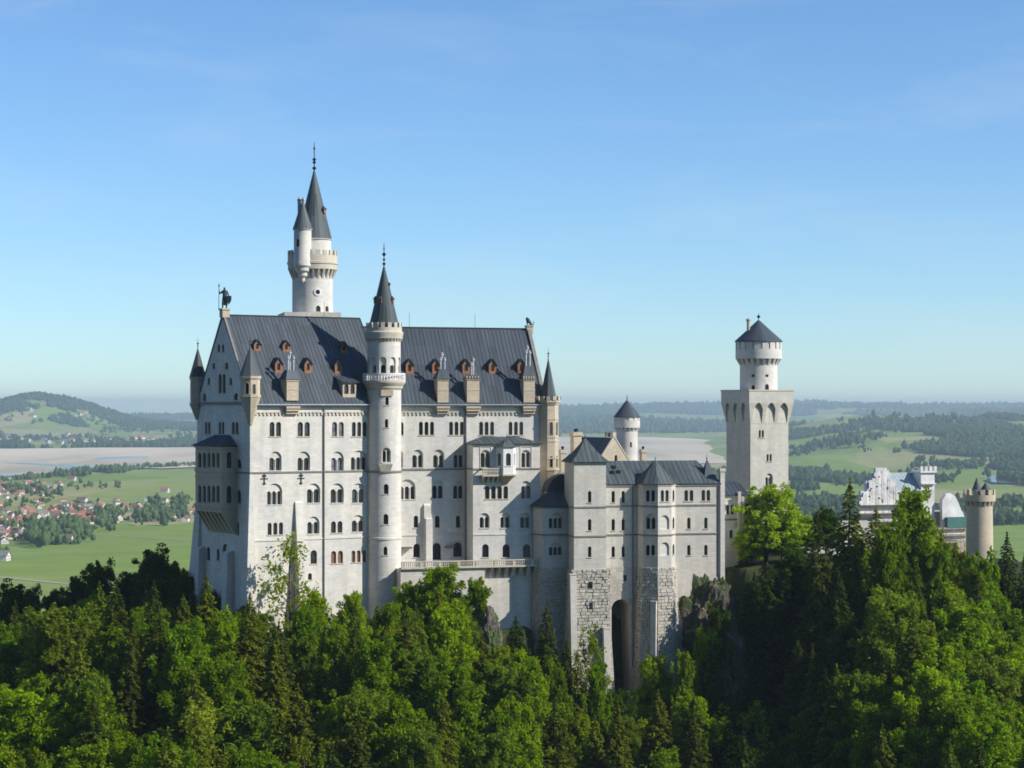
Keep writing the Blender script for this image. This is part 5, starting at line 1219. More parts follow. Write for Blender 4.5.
# flat sheets lying on the plain: dry lake bed, water, pond, roads
def plain_sheet(name, pxs, z, m):
    mb = MB(); P = [( (px-CXP)*(-z/(py-HY)), FPX*(-z)/(py-HY)) for px, py in pxs]
    mb.face([(p[0], p[1], z) for p in P]) if False else sheet(mb, lambda s, t, d: Vector((s, t, z)), P)
    o = mb.build(name, m); o['kind'] = 'structure'; return o
def lake_mat():
    m, n, b = mat('dry_lake_bed'); tc = node(n, 'ShaderNodeTexCoord'); mp = node(n, 'ShaderNodeMapping'); mp.inputs['Scale'].default_value = (1/500, 1/2600, 1); n.links.new(tc.outputs['Object'], mp.inputs[0])
    nz = node(n, 'ShaderNodeTexNoise', Scale=1.0, Detail=8.0, Roughness=.62); n.links.new(mp.outputs[0], nz.inputs['Vector'])
    rp = ramp(n, [(.32, (.36, .32, .22)), (.46, (.6, .5, .35)), (.6, (.7, .59, .42)), (.75, (.76, .65, .47))]); n.links.new(nz.outputs[0], rp.inputs[0]); n.links.new(rp.outputs[0], b.inputs['Base Color']); b.inputs['Roughness'].default_value = .9
    return m
LB = lake_mat()
def wob(a, b, n, amp, seed):
    r = random.Random(seed); return [(a[0]+(b[0]-a[0])*i/n, a[1]+(b[1]-a[1])*i/n+r.uniform(-amp, amp)) for i in range(n+1)]
plain_sheet('lake_bed', wob((-60, 478.5), (100, 471), 14, .5, 1)+wob((112, 469.4), (260, 465), 12, .5, 2)+wob((420, 461), (560, 459), 6, .4, 3)+wob((575, 464), (740, 462.5), 8, .5, 4)+[(742, 452), (728, 441), (690, 438.5), (640, 436.8), (600, 437.4), (560, 437)]+wob((480, 441), (200, 446.6), 8, .3, 5)+wob((190, 447), (-60, 449), 10, .3, 6), PLAIN+3.6, LB)
def water_mat():
    m, n, b = mat('lake_water'); b.inputs['Base Color'].default_value = (.12, .19, .25, 1); b.inputs['Roughness'].default_value = .12
    tc = node(n, 'ShaderNodeTexCoord'); nz = node(n, 'ShaderNodeTexNoise', Scale=.08, Detail=4.0); n.links.new(tc.outputs['Object'], nz.inputs[0]); bu = node(n, 'ShaderNodeBump', Strength=.15, Distance=1.0); n.links.new(nz.outputs[0], bu.inputs['Height']); n.links.new(bu.outputs[0], b.inputs['Normal']); return m
WA = water_mat()
plain_sheet('water', [(2, 462.6), (30, 462.8), (70, 464.6), (100, 466.6), (96, 469.4), (70, 470.4), (48, 471.6), (74, 468.6), (60, 466), (30, 464.4)], PLAIN+4.0, WA)
plain_sheet('water', [(104, 457), (128, 456.2), (150, 456.6), (146, 458), (120, 458.4), (90, 459.4)], PLAIN+4.0, WA)
plain_sheet('water', [(540, 455), (585, 451.5), (612, 453), (600, 457), (560, 459)], PLAIN+4.0, WA)
plain_sheet('water', [(-30, 474.5), (0, 474), (20, 474.6), (4, 477), (-30, 477.6)], PLAIN+4.0, WA)
# pond on the right, lifted to lie on the rolling land
def land_sheet(name, pxs, m, lift, Yg):
    P = [((px-CXP)*Yg(py)/FPX, Yg(py)) for px, py in pxs]; zz = max(g1(*p) for p in P)+lift
    mb = MB(); mb.prism([(p[0], p[1]) for p in P][::-1], zz-8, zz); o = mb.build(name, m); o['kind'] = 'structure'
plain_sheet('water', [(1060, 471.4), (1012, 472.4), (990, 476), (984, 479.6), (994, 482.4), (1022, 483.6), (1060, 483.4)], -171.2, WA)
ROAD = plain('pale_gravel_road', (.42, .4, .34), .9)
def road(name, pxs, wdt):
    mb = MB(); P = []
    for px, py in pxs:
        Y = FPX*185/(py-HY); X = (px-CXP)*Y/FPX; P.append(Vector((X, Y)))
    L, Rr = [], []
    for i, p in enumerate(P):
        d = (P[min(i+1, len(P)-1)]-P[max(i-1, 0)]).normalized(); nrm = Vector((-d.y, d.x))
        L.append(p+nrm*wdt/2); Rr.append(p-nrm*wdt/2)
    for i in range(len(P)-1):
        n_ = 12
        for j in range(n_):
            a, b = j/n_, (j+1)/n_
            q_ = [Rr[i].lerp(Rr[i+1], a), Rr[i].lerp(Rr[i+1], b), L[i].lerp(L[i+1], b), L[i].lerp(L[i+1], a)]
            mb.face([(p.x, p.y, g1(p.x, p.y)+.5) for p in q_])
    o = mb.build(name, ROAD); o['kind'] = 'structure'
road('road', [(-20, 575), (20, 579), (60, 583), (110, 586)], 7)
road('road', [(60, 494), (110, 500), (170, 497.5), (230, 496)], 8)
road('path', [(90, 533), (140, 536), (200, 540)], 5)

# ------------------------------------------------------------------ village houses on the plain
VIL = [('orange roofed', (.36, .15, .085)), ('brick red roofed', (.28, .1, .065)), ('brown roofed', (.2, .11, .075)), ('grey roofed', (.22, .21, .2))]
WALLW = plain('white_render', (.72, .69, .63), .85, var=.08)
roofm = [plain(v[0].replace(' ', '_')+'_tiles', v[1], .85, var=.2, scale=.4) for v in VIL]
def house_proto(k):
    b = MB(); w_, l_, h_ = 5.2, 7.5, 5.6; rz = 4.2
    P = [(-w_, -l_), (w_, -l_), (w_, l_), (-w_, l_)]; b.prism(P, -2, h_, cap=False)
    for y in (-l_, l_): q_ = [(-w_, y, h_), (w_, y, h_), (0, y, h_+rz)]; b.face(q_ if y < 0 else q_[::-1])
    for y in (-l_-.03,):
        for x in (-3.2, -.6, 2.0):
            for z in (1.0, 3.6): b.face([(x, y, z), (x+1.2, y, z), (x+1.2, y, z+1.5), (x, y, z+1.5)], m=1)
    o = b.build('village_house', [WALLW, 'glass'])
    r = MB(); e = .9
    for sg in (-1, 1):
        a = [Vector((sg*(w_+e), -l_-e, h_-e*rz/w_+.05)), Vector((sg*(w_+e), l_+e, h_-e*rz/w_+.05)), Vector((0, l_+e, h_+rz+.05)), Vector((0, -l_-e, h_+rz+.05))]
        r.face(a if sg > 0 else a[::-1]); up = Vector((0, 0, .35)); q_ = [p+up for p in a]; r.face(q_ if sg > 0 else q_[::-1])
        r.face([a[0], a[3], q_[3], q_[0]]); r.face([a[0], q_[0], q_[1], a[1]])
    rr = r.build('roof', roofm[k]); rr.parent = o
    return o, rr
protos = [house_proto(k) for k in range(4)]; used_h = set()
HOUSES = []
def house(px, py, k, label, group, sc=1.0, rot=None, far=False):
    Y = FPX*185/max(3.0, py-HY); X = (px-CXP)*Y/FPX
    if far:
        yy_ = np.arange(9800, 15500, 25.0); f_ = ground((px-CXP)/FPX*yy_, yy_)-(HY-py)/FPX*yy_; w_ = np.where(f_ > 0)[0]
        if not len(w_): return
        Y = float(yy_[w_[0]]); X = (px-CXP)*Y/FPX
    else:
        for _ in range(4): Y = FPX*(-g1(X, Y))/(py-HY); X = (px-CXP)*Y/FPX
    if any((X-x)**2+(Y-y)**2 < 15**2 for x, y in HOUSES): return
    HOUSES.append((X, Y)); o, r = protos[k]
    if k in used_h: o = o.copy(); r = r.copy(); COL.objects.link(o); COL.objects.link(r); r.parent = o
    used_h.add(k); o.location = (X, Y, g1(X, Y)); o.rotation_euler = (0, 0, rot if rot is not None else rh.uniform(0, 3.14)); o.scale = (sc, sc*rh.uniform(.85, 1.3), sc)
    tag(o, label, 'house', group)
rh = random.Random(21)
def cluster(n, fx, fy, lab, grp, wts=(5, 3, 2, 1.2), sc=(.68, .98), far=False):
    for _ in range(n):
        k = rh.choices(range(4), wts)[0]
        house(fx(), fy(), k, f'{VIL[k][0]} white house {lab}', f'{VIL[k][0]} houses {grp}', rh.uniform(*sc), far=far)
cluster(42, lambda: rh.uniform(-8, 66), lambda: rh.gauss(489, 3.2), 'in the upper far village row at the left edge', 'in the upper village row')
cluster(125, lambda: rh.uniform(-8, 92), lambda: rh.gauss(519, 8), 'in the dense far village at the left edge', 'in the dense village')
cluster(20, lambda: rh.uniform(-5, 24), lambda: rh.gauss(537, 3), 'in the dense far village at the left edge', 'in the dense village')
cluster(36, lambda: rh.uniform(78, 138), lambda: rh.gauss(514, 5), 'in the middle of the far village row', 'in the middle of the village row', (3, 2, 3, 2))
cluster(30, lambda: rh.uniform(138, 215), lambda: rh.gauss(511, 4.5), 'at the right end of the far village row', 'at the right end of the village row', (3, 2, 2, 3))
house(65, 543.5, 2, 'brown roofed barn alone in the meadow just below the dense far village', 'lone_barn_a', 1.3, 1.5)
house(165, 492.6, 0, 'orange roofed farmhouse alone in the meadow above the far village row', 'lone_barn_b', 1.2, 1.4)
house(72, 480.6, 1, 'brick red roofed farmhouse alone on the meadow below the lake shore', 'lone_barn_c', 1.2, 1.4)
house(0, 560.5, 3, 'grey roofed barn at the left edge, alone in the big meadow', 'lone_barn_d', 1.2, 1.4)
for o in list(COL.objects):
    if o.get('group', '').startswith('lone_barn'): del o['group']
cluster(34, lambda: rh.uniform(-5, 155), lambda: rh.gauss(441.5, 2.2), 'among trees on the far lake shore', 'on the far lake shore', (3, 2, 1, 2), (1.5, 2.1), True)
cluster(10, lambda: rh.uniform(20, 90), lambda: rh.gauss(416, 3), 'on the far green hillside at the left', 'on the far hillside', (3, 2, 1, 1), (1.6, 2.2), True)
for k in range(4):
    if k not in used_h:
        for o in protos[k]: bpy.data.objects.remove(o)

# ------------------------------------------------------------------ far woods and hedgerows (uncountable masses of tree lumps)
def lumps(name, P, S, m, seed, tall=1.25, label=None, multi=0):
    """many rough tree lumps in one mesh; P = base points, S = widths"""
    rg = np.random.default_rng(seed)
    if multi:                                              # every crown of several smaller lumps
        n0 = len(P); P = np.repeat(P, multi, 0); S = np.repeat(S, multi); of = rg.normal(0, .3, (len(P), 3))*S[:, None]; of[:, 2] = rg.uniform(0, .55, len(P))*S; P = P+of; S = S*rg.uniform(.35, .7, len(S))
    N = len(P)
    rings = [(0.5, .0), (.98, .34), (.62, .76)]; K = 5
    base = []
    for r, z in rings:
        for j in range(K): a = 2*math.pi*(j+.5*(len(base)//K % 2))/K; base.append((r*math.cos(a)*.5, r*math.sin(a)*.5, z))
    base.append((0, 0, 1)); base = np.array(base); nb = len(base)
    V = np.repeat(base[None], N, 0)*(1+rg.uniform(-.28, .28, (N, nb, 1)))
    V[:, :, :2] *= S[:, None, None]; V[:, :, 2] *= (S*tall*rg.uniform(.8, 1.25, N))[:, None]
    V += P[:, None, :]
    f = []
    for r in range(len(rings)-1):
        for j in range(K): q_ = (j+1) % K; f += [(r*K+j, r*K+q_, (r+1)*K+q_), (r*K+j, (r+1)*K+q_, (r+1)*K+j)]
    for j in range(K): f.append((2*K+j, 2*K+(j+1) % K, nb-1))
    f = np.array(f); Fq = (f[None]+np.arange(N)[:, None, None]*nb).reshape(-1, 3)
    me = bpy.data.meshes.new(name); np_mesh(me, V.reshape(-1, 3), Fq); me.materials.append(m)
    o = bpy.data.objects.new(name, me); COL.objects.link(o); o['kind'] = 'stuff'
    if label: o['label'] = label; o['category'] = 'trees'
    return o
def far_mat(name, c0, c1):
    m, n, b = mat(name); ge = node(n, 'ShaderNodeNewGeometry'); rp = ramp(n, [(0, c0), (1, c1)]); n.links.new(ge.outputs['Random Per Island'], rp.inputs[0]); n.links.new(rp.outputs[0], b.inputs['Base Color']); b.inputs['Roughness'].default_value = .95; b.inputs['Specular IOR Level'].default_value = .1; return m
FM = far_mat('far_forest', (.022, .045, .016), (.05, .085, .028)); FM2 = far_mat('far_broadleaf', (.04, .075, .022), (.085, .13, .04))
rg = np.random.default_rng(4)
def wedge(n, y0, y1, p0, p1, power=2.0):
    u = rg.uniform(size=n); Y = (y0**power+u*(y1**power-y0**power))**(1/power); px = rg.uniform(p0, p1, n); return (px-CXP)*Y/FPX, Y, px
def on_bed(X, Y, px):
    py = HY+FPX*181.4/Y
    up = np.interp(px, [-60, 100, 112, 260, 420, 560, 575, 740, 745, 1100], [478.5, 471, 469.4, 465, 461, 459, 464, 462.5, 300, 300])
    lo = np.interp(px, [-60, 190, 480, 560, 640, 700, 740, 745, 1100], [449, 447, 441, 437, 436.8, 438.5, 452, 520, 520])
    return (py < up+.6) & (py > lo-.4)
PP, SS = [], []
X, Y, px = wedge(140000, 2500, 13000, 735, 1350)            # right: rolling wooded hills
fm = fbm(X/420+40, Y/1150, 51, 5); thr = np.interp(Y, [2500, 4200, 6000, 9000, 13000], [.63, .6, .565, .55, .54])
k = (fm > thr)
# clearings seen in the photograph
py = HY+FPX*185/Y
PP.append((X[k], Y[k])); SS.append(np.interp(Y[k], [2500, 5000, 13000], [13, 17, 28]))
X, Y, px = wedge(88000, 9300, 15800, -340, 560)             # left: far shore and hills
fm = fbm(X/520, Y/900, 57, 5); thr = np.interp(Y, [9300, 10400, 10900, 13500, 13900, 14400], [.38, .48, .64, .64, .5, .2]); k = (fm > thr) & ~on_bed(X, Y, px)
PP.append((X[k], Y[k])); SS.append(np.interp(Y[k], [9000, 15500], [22, 30]))
X, Y, px = wedge(75000, 13200, 30000, -340, 1350)           # the last ranges
fm = fbm(X/1500, Y/2600, 61, 5); k = (fm > .5) & ((px > 560) | (Y > 16500))
PP.append((X[k], Y[k])); SS.append(np.interp(Y[k], [13000, 30000], [38, 66]))
X, Y, px = wedge(2600, 3600, 6200, 640, 745)               # wood behind the square tower
k = fbm(X/260, Y/500, 67, 4) > .42; k &= ~((Y > 5400)); PP.append((X[k], Y[k])); SS.append(np.full(k.sum(), 26.0))
X, Y, px = wedge(1500, 3300, 4300, 560, 745); PP.append((X, Y)); SS.append(np.full(len(X), 22.0))
xs = np.concatenate([p[0] for p in PP]); yy = np.concatenate([p[1] for p in PP]); ss = np.concatenate(SS)
lumps('far_wood', np.stack([xs, yy, ground(xs, yy)-1.5], -1), ss*rg.uniform(.75, 1.25, len(ss)), FM, 8, .95, 'dark distant woods covering the hills and far shore')
# hedgerows, shore trees and village greenery
PP, SS = [], []
def strip(pts, n, jit, s):
    for i in range(n):
        t = rg.uniform(0, len(pts)-1); a = int(min(t, len(pts)-2)); f = t-a; px_ = pts[a][0]*(1-f)+pts[a+1][0]*f; py_ = pts[a][1]*(1-f)+pts[a+1][1]*f+rg.normal(0, jit)
        Y_ = FPX*185/(py_-HY); X_ = (px_-CXP)*Y_/FPX; PP.append((X_, Y_)); SS.append(s*rg.uniform(.7, 1.3))
strip([(-10, 482), (40, 479), (75, 473.5), (100, 471.5), (120, 470)], 120, .4, 13); strip([(120, 469.6), (160, 468), (200, 466), (215, 465.4)], 60, .3, 14)
strip([(104, 473), (126, 472.4)], 45, .7, 17); strip([(60, 477), (90, 476)], 14, .6, 18)
strip([(-5, 503), (60, 507), (130, 512), (205, 508)], 55, 4.5, 11); strip([(-5, 525), (60, 529), (110, 522)], 40, 5, 11)
strip([(30, 536), (45, 538), (66, 533), (84, 533)], 110, 3.6, 17); strip([(95, 520), (118, 519)], 45, 3, 14); strip([(136, 518), (186, 516)], 75, 3, 14); strip([(2, 489), (60, 494)], 60, 3, 12)
strip([(150, 506), (160, 504), (188, 503)], 20, 2, 14); strip([(52, 543), (80, 543)], 10, .5, 11); strip([(-6, 556), (4, 562)], 9, 2, 14); strip([(120, 487), (60, 490)], 14, 3, 12)
xs = np.array([p[0] for p in PP]); yy = np.array([p[1] for p in PP])
d2 = np.min((xs[:, None]-np.array([h[0] for h in HOUSES])[None])**2+(yy[:, None]-np.array([h[1] for h in HOUSES])[None])**2, 1) > 13**2
xs, yy, ss = xs[d2], yy[d2], np.array(SS)[d2]
lumps('hedgerow_trees', np.stack([xs, yy, ground(xs, yy)-.6], -1), ss, FM2, 9, 1.1, 'hedgerows and village trees scattered over the green plain', 5)
PP, SS = [], []
X, Y, px = wedge(1500, 10300, 14200, -70, 240); k = fbm(X/300, Y/700, 73, 3) > .47; PP += list(zip(X[k], Y[k])); SS += list(rg.uniform(12, 26, k.sum()))
for px0, py0, L_, n in ((800, 470, 60, 50), (840, 497, 90, 110), (905, 478, 80, 70), (812, 503, 40, 45), (870, 512, 50, 60), (940, 508, 100, 120), (1000, 516, 60, 70), (806, 484, 20, 22), (985, 498, 60, 70), (960, 466, 70, 60), (835, 455, 70, 70), (900, 446, 90, 90), (990, 455, 60, 70)):
    for i in range(n):
        px_ = px0+rg.normal(0, L_/3); Y_ = FPX*170/(py0+rg.normal(0, 1.3)-HY); PP.append(((px_-CXP)*Y_/FPX, Y_)); SS.append(np.interp(Y_, [3000, 9000], [15, 30])*rg.uniform(.7, 1.3))
xs = np.array([p[0] for p in PP]); yy = np.array([p[1] for p in PP])
lumps('copses', np.stack([xs, yy, ground(xs, yy)-.6], -1), np.array(SS), FM, 10, 1.1, 'dark copses and lone trees dotting the far meadows on both sides', 4)

# ------------------------------------------------------------------ rocks
def rock(name, c, s, seed, label, sub=5, squash=1.0):
    import bmesh
    bm = bmesh.new(); bmesh.ops.create_icosphere(bm, subdivisions=sub, radius=1.0)
    rnd = np.random.default_rng(seed); off = rnd.uniform(0, 50, 3)
    V = np.array([v.co[:] for v in bm.verts])
    def n3(p, f): return fbm(p[:, 0]*f+off[0], p[:, 1]*f+off[1]+p[:, 2]*f*.7, seed, 3)+fbm(p[:, 2]*f+off[2], p[:, 0]*f-p[:, 1]*f, seed+5, 3)-1
    r = 1+.55*n3(V, 1.6)+.3*n3(V, 4.5)+.16*n3(V, 11)
    st = np.round(V[:, 2]*5)/5; V[:, 2] = V[:, 2]*.55+st*.45
    V = V*r[:, None]*np.array(s)
    for v, p in zip(bm.verts, V): v.co = p
    me = bpy.data.meshes.new(name); bm.to_mesh(me); bm.free(); me.materials.append(M['rock'])
    o = bpy.data.objects.new(name, me); COL.objects.link(o); o.location = c
    return tag(o, label, 'rock')
def rk(px, py, Y, s, seed, label, sub=5): rock('rock_cliff', pt(px, py, Y), s, seed, label, sub)
rk(709, 630, 423.6, (7.4, 4.4, 11.6), 3, 'grey rock cliff with grassy top below the right end of the bower building', 6)
rk(724, 676, 416, (6, 5, 10), 9, 'dark shaded rock cliff in the gully below the bower building', 6)
rk(489, 642, 394, (2.2, 2.5, 5.5), 5, 'pale upright rock face among trees below the terrace')
rk(482, 694, 378, (3.4, 3, 5), 6, 'low pale rock showing between trees near the bottom middle')

# ------------------------------------------------------------------ trees
def quads_mesh(name, C, A, B, m):
    """leaf quads: centres C, half vectors A and B"""
    N = len(C); V = np.stack([C-A-B*.6, C+A*.9-B, C+A+B*.7, C-A*.8+B], 1).reshape(-1, 3)
    me = bpy.data.meshes.new(name); np_mesh(me, V, np.arange(N*4).reshape(-1, 4)); me.materials.append(M[m]); return me
def rdir(rg, n): v = rg.normal(size=(n, 3)); return v/np.linalg.norm(v, axis=1)[:, None]
def trunk_mesh(segs, name='trunk'):
    mb = MB()
    for p, r0, r1 in segs: mb.tube(p, r0, r1, 7)
    b = mb.build(name, 'bark'); me = b.data; bpy.data.objects.remove(b); return me
def broadleaf(seed, lean=.0, dens=1.0, narrow=1.0, airy=False):
    """unit tree 20 m tall; lobed crown from leaf sprays set around branch ends"""
    rg = np.random.default_rng(seed); H = 20.0; segs = []; segs.append(([(0, 0, -3), (0, 0, 3), (.2, .1, 9), (.1*seed % .5, 0, 16)], .42, .1))
    nb = 15 if airy else 46; tips = []; pk = .6+.5*((seed*37) % 5)/4          # pk: how pointed the crown is
    for i in range(nb):
        t = (i+.5)/nb; a = i*2.4+rg.uniform(-.5, .5); z0 = 2.6+t*13.4; reach = 4.9*math.sin(math.pi*(.2+.76*t**(1/pk if pk > 1 else 1)))**(.75*pk+.25)*narrow*rg.uniform(.62, 1.22)
        zt = z0+rg.uniform(.6, 2.6)+t*1.0; p0 = np.array([.1, 0, z0]); p2 = np.array([math.cos(a)*reach, math.sin(a)*reach, zt]); p1 = (p0+p2)/2+np.array([0, 0, .5])
        segs.append(([tuple(p0), tuple(p1), tuple(p2)], .14*(1-t*.5), .03)); tips.append((p2, 1.0)); tips.append(((p0+p2*2)/3+rg.normal(0, .5, 3), .9))
        for j in range(3): q = p2*np.array([rg.uniform(.55, 1.05)]*2+[1])+rg.normal(0, 1.15, 3)*np.array([1, 1, 1.0]); tips.append((q, .85))
        segs.append(([tuple((p1+p2)/2), tuple(q)], .05, .02))
    for q in ((0, 0, 18.6), (.3, .2, 17.6), (-.5, .3, 16.8), (.5, -.5, 16.6)): tips.append((np.array(q), .8))
    C, A, B = [], [], []
    for p, s in tips:
        n = int((50 if airy else 84)*dens*s); r = (1.0 if airy else .98)*s*rg.uniform(.6, 1.35)
        d = rdir(rg, n); rad = r*rg.uniform(.05, 1, n)**.5; off = d*rad[:, None]*np.array([1.05, 1.05, 1.15]); off[:, 2] -= .25*np.hypot(off[:, 0], off[:, 1]); c = p+off
        nor = d*.4+rdir(rg, n)*1.0+np.array([0, 0, .35]); nor /= np.linalg.norm(nor, axis=1)[:, None]
        t = np.cross(nor, rdir(rg, n)); t /= np.linalg.norm(t, axis=1)[:, None]; b = np.cross(nor, t); sz = rg.uniform(.11, .24, n)[:, None]
        C.append(c); A.append(t*sz*1.35); B.append(b*sz*.75)
    C, A, B = map(np.concatenate, (C, A, B)); C[:, 0] += lean*C[:, 2]*.1
    return quads_mesh('crown', C, A, B, 'leaf'), trunk_mesh(segs)
def spruce(seed, width=1.0, sparse=1.0, droop=.28):
    """unit spruce 20 m tall: whorls of drooping branches carrying flat sprays"""
    rg = np.random.default_rng(seed); segs = [([(0, 0, -3), (0, 0, 8), (0, 0, 19.6)], .3, .03)]; C, A, B = [], [], []
    nz = 44
    for i in range(nz):
        t = i/(nz-1); z = 2.2+t*17.0; L = (3.9*(1-t)**.78+.22)*width; nb = 7 if t < .7 else 5
        for j in range(nb):
            if rg.uniform() > sparse: continue
            a = j*2*math.pi/nb+i*1.1+rg.uniform(-.25, .25); l = L*rg.uniform(.62, 1.18); n = max(5, int(l*15)); s = np.sqrt(rg.uniform(.02, 1, n)); side = rg.normal(0, .17, n)*l*(.4+s*.5)
            dx, dy = math.cos(a), math.sin(a); up = .12*(1-t)*l
            zz = z+up*s-droop*l*s*s+rg.normal(0, .07, n)-np.abs(side)*.3
            C.append(np.stack([dx*l*s-dy*side, dy*l*s+dx*side, zz], 1)); k = rg.uniform(.16, .32, n)[:, None]*(1.1-.45*t)
            tn = np.stack([dx+rg.normal(0, .5, n), dy+rg.normal(0, .5, n), -.35+rg.normal(0, .3, n)], 1); tn /= np.linalg.norm(tn, axis=1)[:, None]
            bn = np.cross(tn, rdir(rg, n)*.6+np.array([0, 0, 1.])); bn /= np.linalg.norm(bn, axis=1)[:, None]
            A.append(tn*k*1.3); B.append(bn*k*.62)
            if j % 2 == 0 and t < .85: segs.append(([(0, 0, z), (dx*l*.55, dy*l*.55, z+up*.5-droop*l*.3), (dx*l*.9, dy*l*.9, z+up-droop*l*.8)], .05*(1-t)+.015, .012))
    n = 40; C.append(np.stack([rg.normal(0, .06, n), rg.normal(0, .06, n), rg.uniform(18.6, 20, n)], 1)); d = rdir(rg, n); A.append(d*.16); B.append(np.cross(d, rdir(rg, n))*.1)
    C, A, B = map(np.concatenate, (C, A, B)); return quads_mesh('crown', C, A, B, 'needle'), trunk_mesh(segs)
PRO = {'broad': [broadleaf(i, (i % 3-1)*.4, 1.0, (1.0, .85, 1.1, .75, .95)[i % 5]) for i in range(5)], 'spruce': [spruce(20, 1.15), spruce(21, 1.0), spruce(22, 1.3, .92), spruce(23, .95, .85, .4)],
       'thin': [broadleaf(40, .3, .5, .8, True), broadleaf(41, -.2, .7, .7, True)]}
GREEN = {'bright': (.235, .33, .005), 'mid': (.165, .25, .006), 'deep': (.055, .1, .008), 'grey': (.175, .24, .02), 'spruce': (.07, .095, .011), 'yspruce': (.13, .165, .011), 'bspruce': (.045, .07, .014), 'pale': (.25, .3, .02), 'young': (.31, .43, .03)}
CATN = {'broad': 'broadleaf_tree', 'spruce': 'spruce_tree', 'thin': 'sparse_tree'}
rt_ = random.Random(77); TREES = []
def plant(kind, x, y, z, h, wid, col, label=None, group=None, var=None):
    v = PRO[kind]; cm, tm = v[var if var is not None else rt_.randrange(len(v))]
    o = thing(CATN[kind], (x, y, z), label, 'tree', group); s = h/20.0; o.scale = (s*wid, s*wid, s); o.rotation_euler = (rt_.uniform(-.03, .03), rt_.uniform(-.03, .03), rt_.uniform(0, 6.28))
    j = rt_.uniform(.85, 1.15); c = GREEN[col]
    for nm, me in (('crown', cm), ('trunk', tm)):
        q = bpy.data.objects.new(nm, me); COL.objects.link(q); q.parent = o; q.color = (c[0]*j*rt_.uniform(.92, 1.1), c[1]*j, c[2]*j, 1)
    return o
def find_y(px, py, h, y0=225, y1=560):
    kx, kz = (px-CXP)/FPX, (HY-py)/FPX; ys_ = np.arange(y0, y1, 1.0); f = ground(kx*ys_, ys_)+h-kz*ys_
    s = np.where((f[:-1] < 0) & (f[1:] >= 0))[0]
    if len(s): return float(ys_[s[0]])
    return float(ys_[np.argmin(np.abs(f))])
def hand(kind, px, py, h, col, wpx=None, label=None, Y=None, var=None, group=None):
    """a tree whose tip is seen at (px, py); it stands where the slope lets a tree of that height reach there"""
    Yv = Y or find_y(px, py, h); x = (px-CXP)*Yv/FPX; zt = (HY-py)*Yv/FPX; zb = min(g1(x, Yv), zt-5)
    hh = zt-zb; w0 = {'broad': 12.4, 'spruce': 7.4, 'thin': 9.5}[kind]*hh/20
    wid = 1.0 if wpx is None else wpx*Yv/FPX/w0
    TREES.append((kind, x, Yv, zb, hh, max(.5, min(wid, 2.2)), col, label, var, True, px, py))
H = hand
# left back row, dark against the meadow
H('broad', 12, 584, 22, 'deep', 62, 'dark broadleaf tree at the left edge, topmost of its row against the meadow', Y=425)
H('broad', 52, 590, 20, 'deep', 52, 'dark round broadleaf tree, second from the left edge against the meadow', Y=428)
H('broad', 100, 562, 24, 'deep', 52, 'dark lobed broadleaf tree standing up into the meadow left of the palace', Y=430)
H('broad', 156, 549, 27, 'deep', 64, 'largest dark broadleaf tree beside the shaded west gable', Y=428)
H('broad', 188, 574, 20, 'deep', 44, 'dark broadleaf tree touching the foot of the west gable', Y=420)
# left front
H('broad', 62, 607, 27, 'grey', 120, 'huge light green broadleaf tree filling the left side of the slope')
H('broad', 8, 640, 22, 'mid', 90, 'green broadleaf tree cut by the left edge below the dark row')
H('broad', 110, 628, 22, 'mid', 74, 'green broadleaf tree right of the huge light one')
H('broad', 30, 690, 22, 'bright', 110, 'bright broadleaf tree low at the left edge')
H('broad', 100, 694, 22, 'mid', 100, 'broad green tree low in the left corner, right of the bright one')
H('broad', 136, 612, 18, 'mid', 40, 'slim green broadleaf tree in front of the dark row')
H('spruce', 205, 573, 24, 'yspruce', 50, 'yellowish spruce directly below the shaded west gable')
H('spruce', 246, 592, 25, 'yspruce', 46, 'yellowish spruce at the foot of the palace south west corner')
H('broad', 180, 624, 24, 'mid', 74, 'tall green broadleaf tree with pointed top below the west gable')
H('broad', 216, 662, 20, 'mid', 84, 'round green broadleaf tree below the yellowish spruces')
H('spruce', 272, 628, 26, 'yspruce', 46, 'thin tipped spruce standing free below the palace front')
H('broad', 238, 702, 18, 'grey', 96, 'grey green broadleaf tree at the bottom under the west corner')
H('broad', 160, 730, 16, 'deep', 80, 'deep green tree at the bottom edge left of the grey green one')
H('thin', 292, 531, 22, 'pale', 58, 'sparse young tree with see-through crown against the sunlit palace wall', Y=396, var=0)
H('broad', 318, 590, 16, 'bright', 48, 'bright bushy tree at the wall foot under the drainpipe')
H('broad', 350, 594, 15, 'bright', 50, 'bright bushy tree left of the stair tower foot')
H('broad', 386, 604, 14, 'mid', 44, 'green bushy tree hiding the stair tower foot')
H('broad', 300, 604, 18, 'mid', 50, 'green broadleaf tree below the sparse young tree')
H('broad', 334, 622, 20, 'mid', 58, 'green broadleaf tree under the palace front middle')
H('spruce', 416, 604, 23, 'yspruce', 46, 'olive spruce right of the stair tower foot')
H('broad', 438, 566, 18, 'bright', 76, 'bright bushy tree growing up over the terrace balustrade', Y=401)
H('broad', 408, 582, 14, 'bright', 50, 'bright bushy tree between stair tower and terrace', Y=401)
H('broad', 476, 578, 16, 'mid', 52, 'green broadleaf tree on the rock shoulder under the terrace end', Y=400)
H('broad', 448, 606, 20, 'bright', 74, 'bright broadleaf tree below the terrace bush')
H('broad', 372, 640, 22, 'mid', 84, 'broad green tree below the stair tower')
H('broad', 452, 664, 22, 'mid', 84, 'broad green tree left of the pale rock face')
H('spruce', 544, 602, 28, 'spruce', 52, 'tall dark spruce in front of the shaded annex base', Y=403)
H('spruce', 517, 616, 24, 'bspruce', 44, 'blue green spruce left of the tall dark one', Y=401)
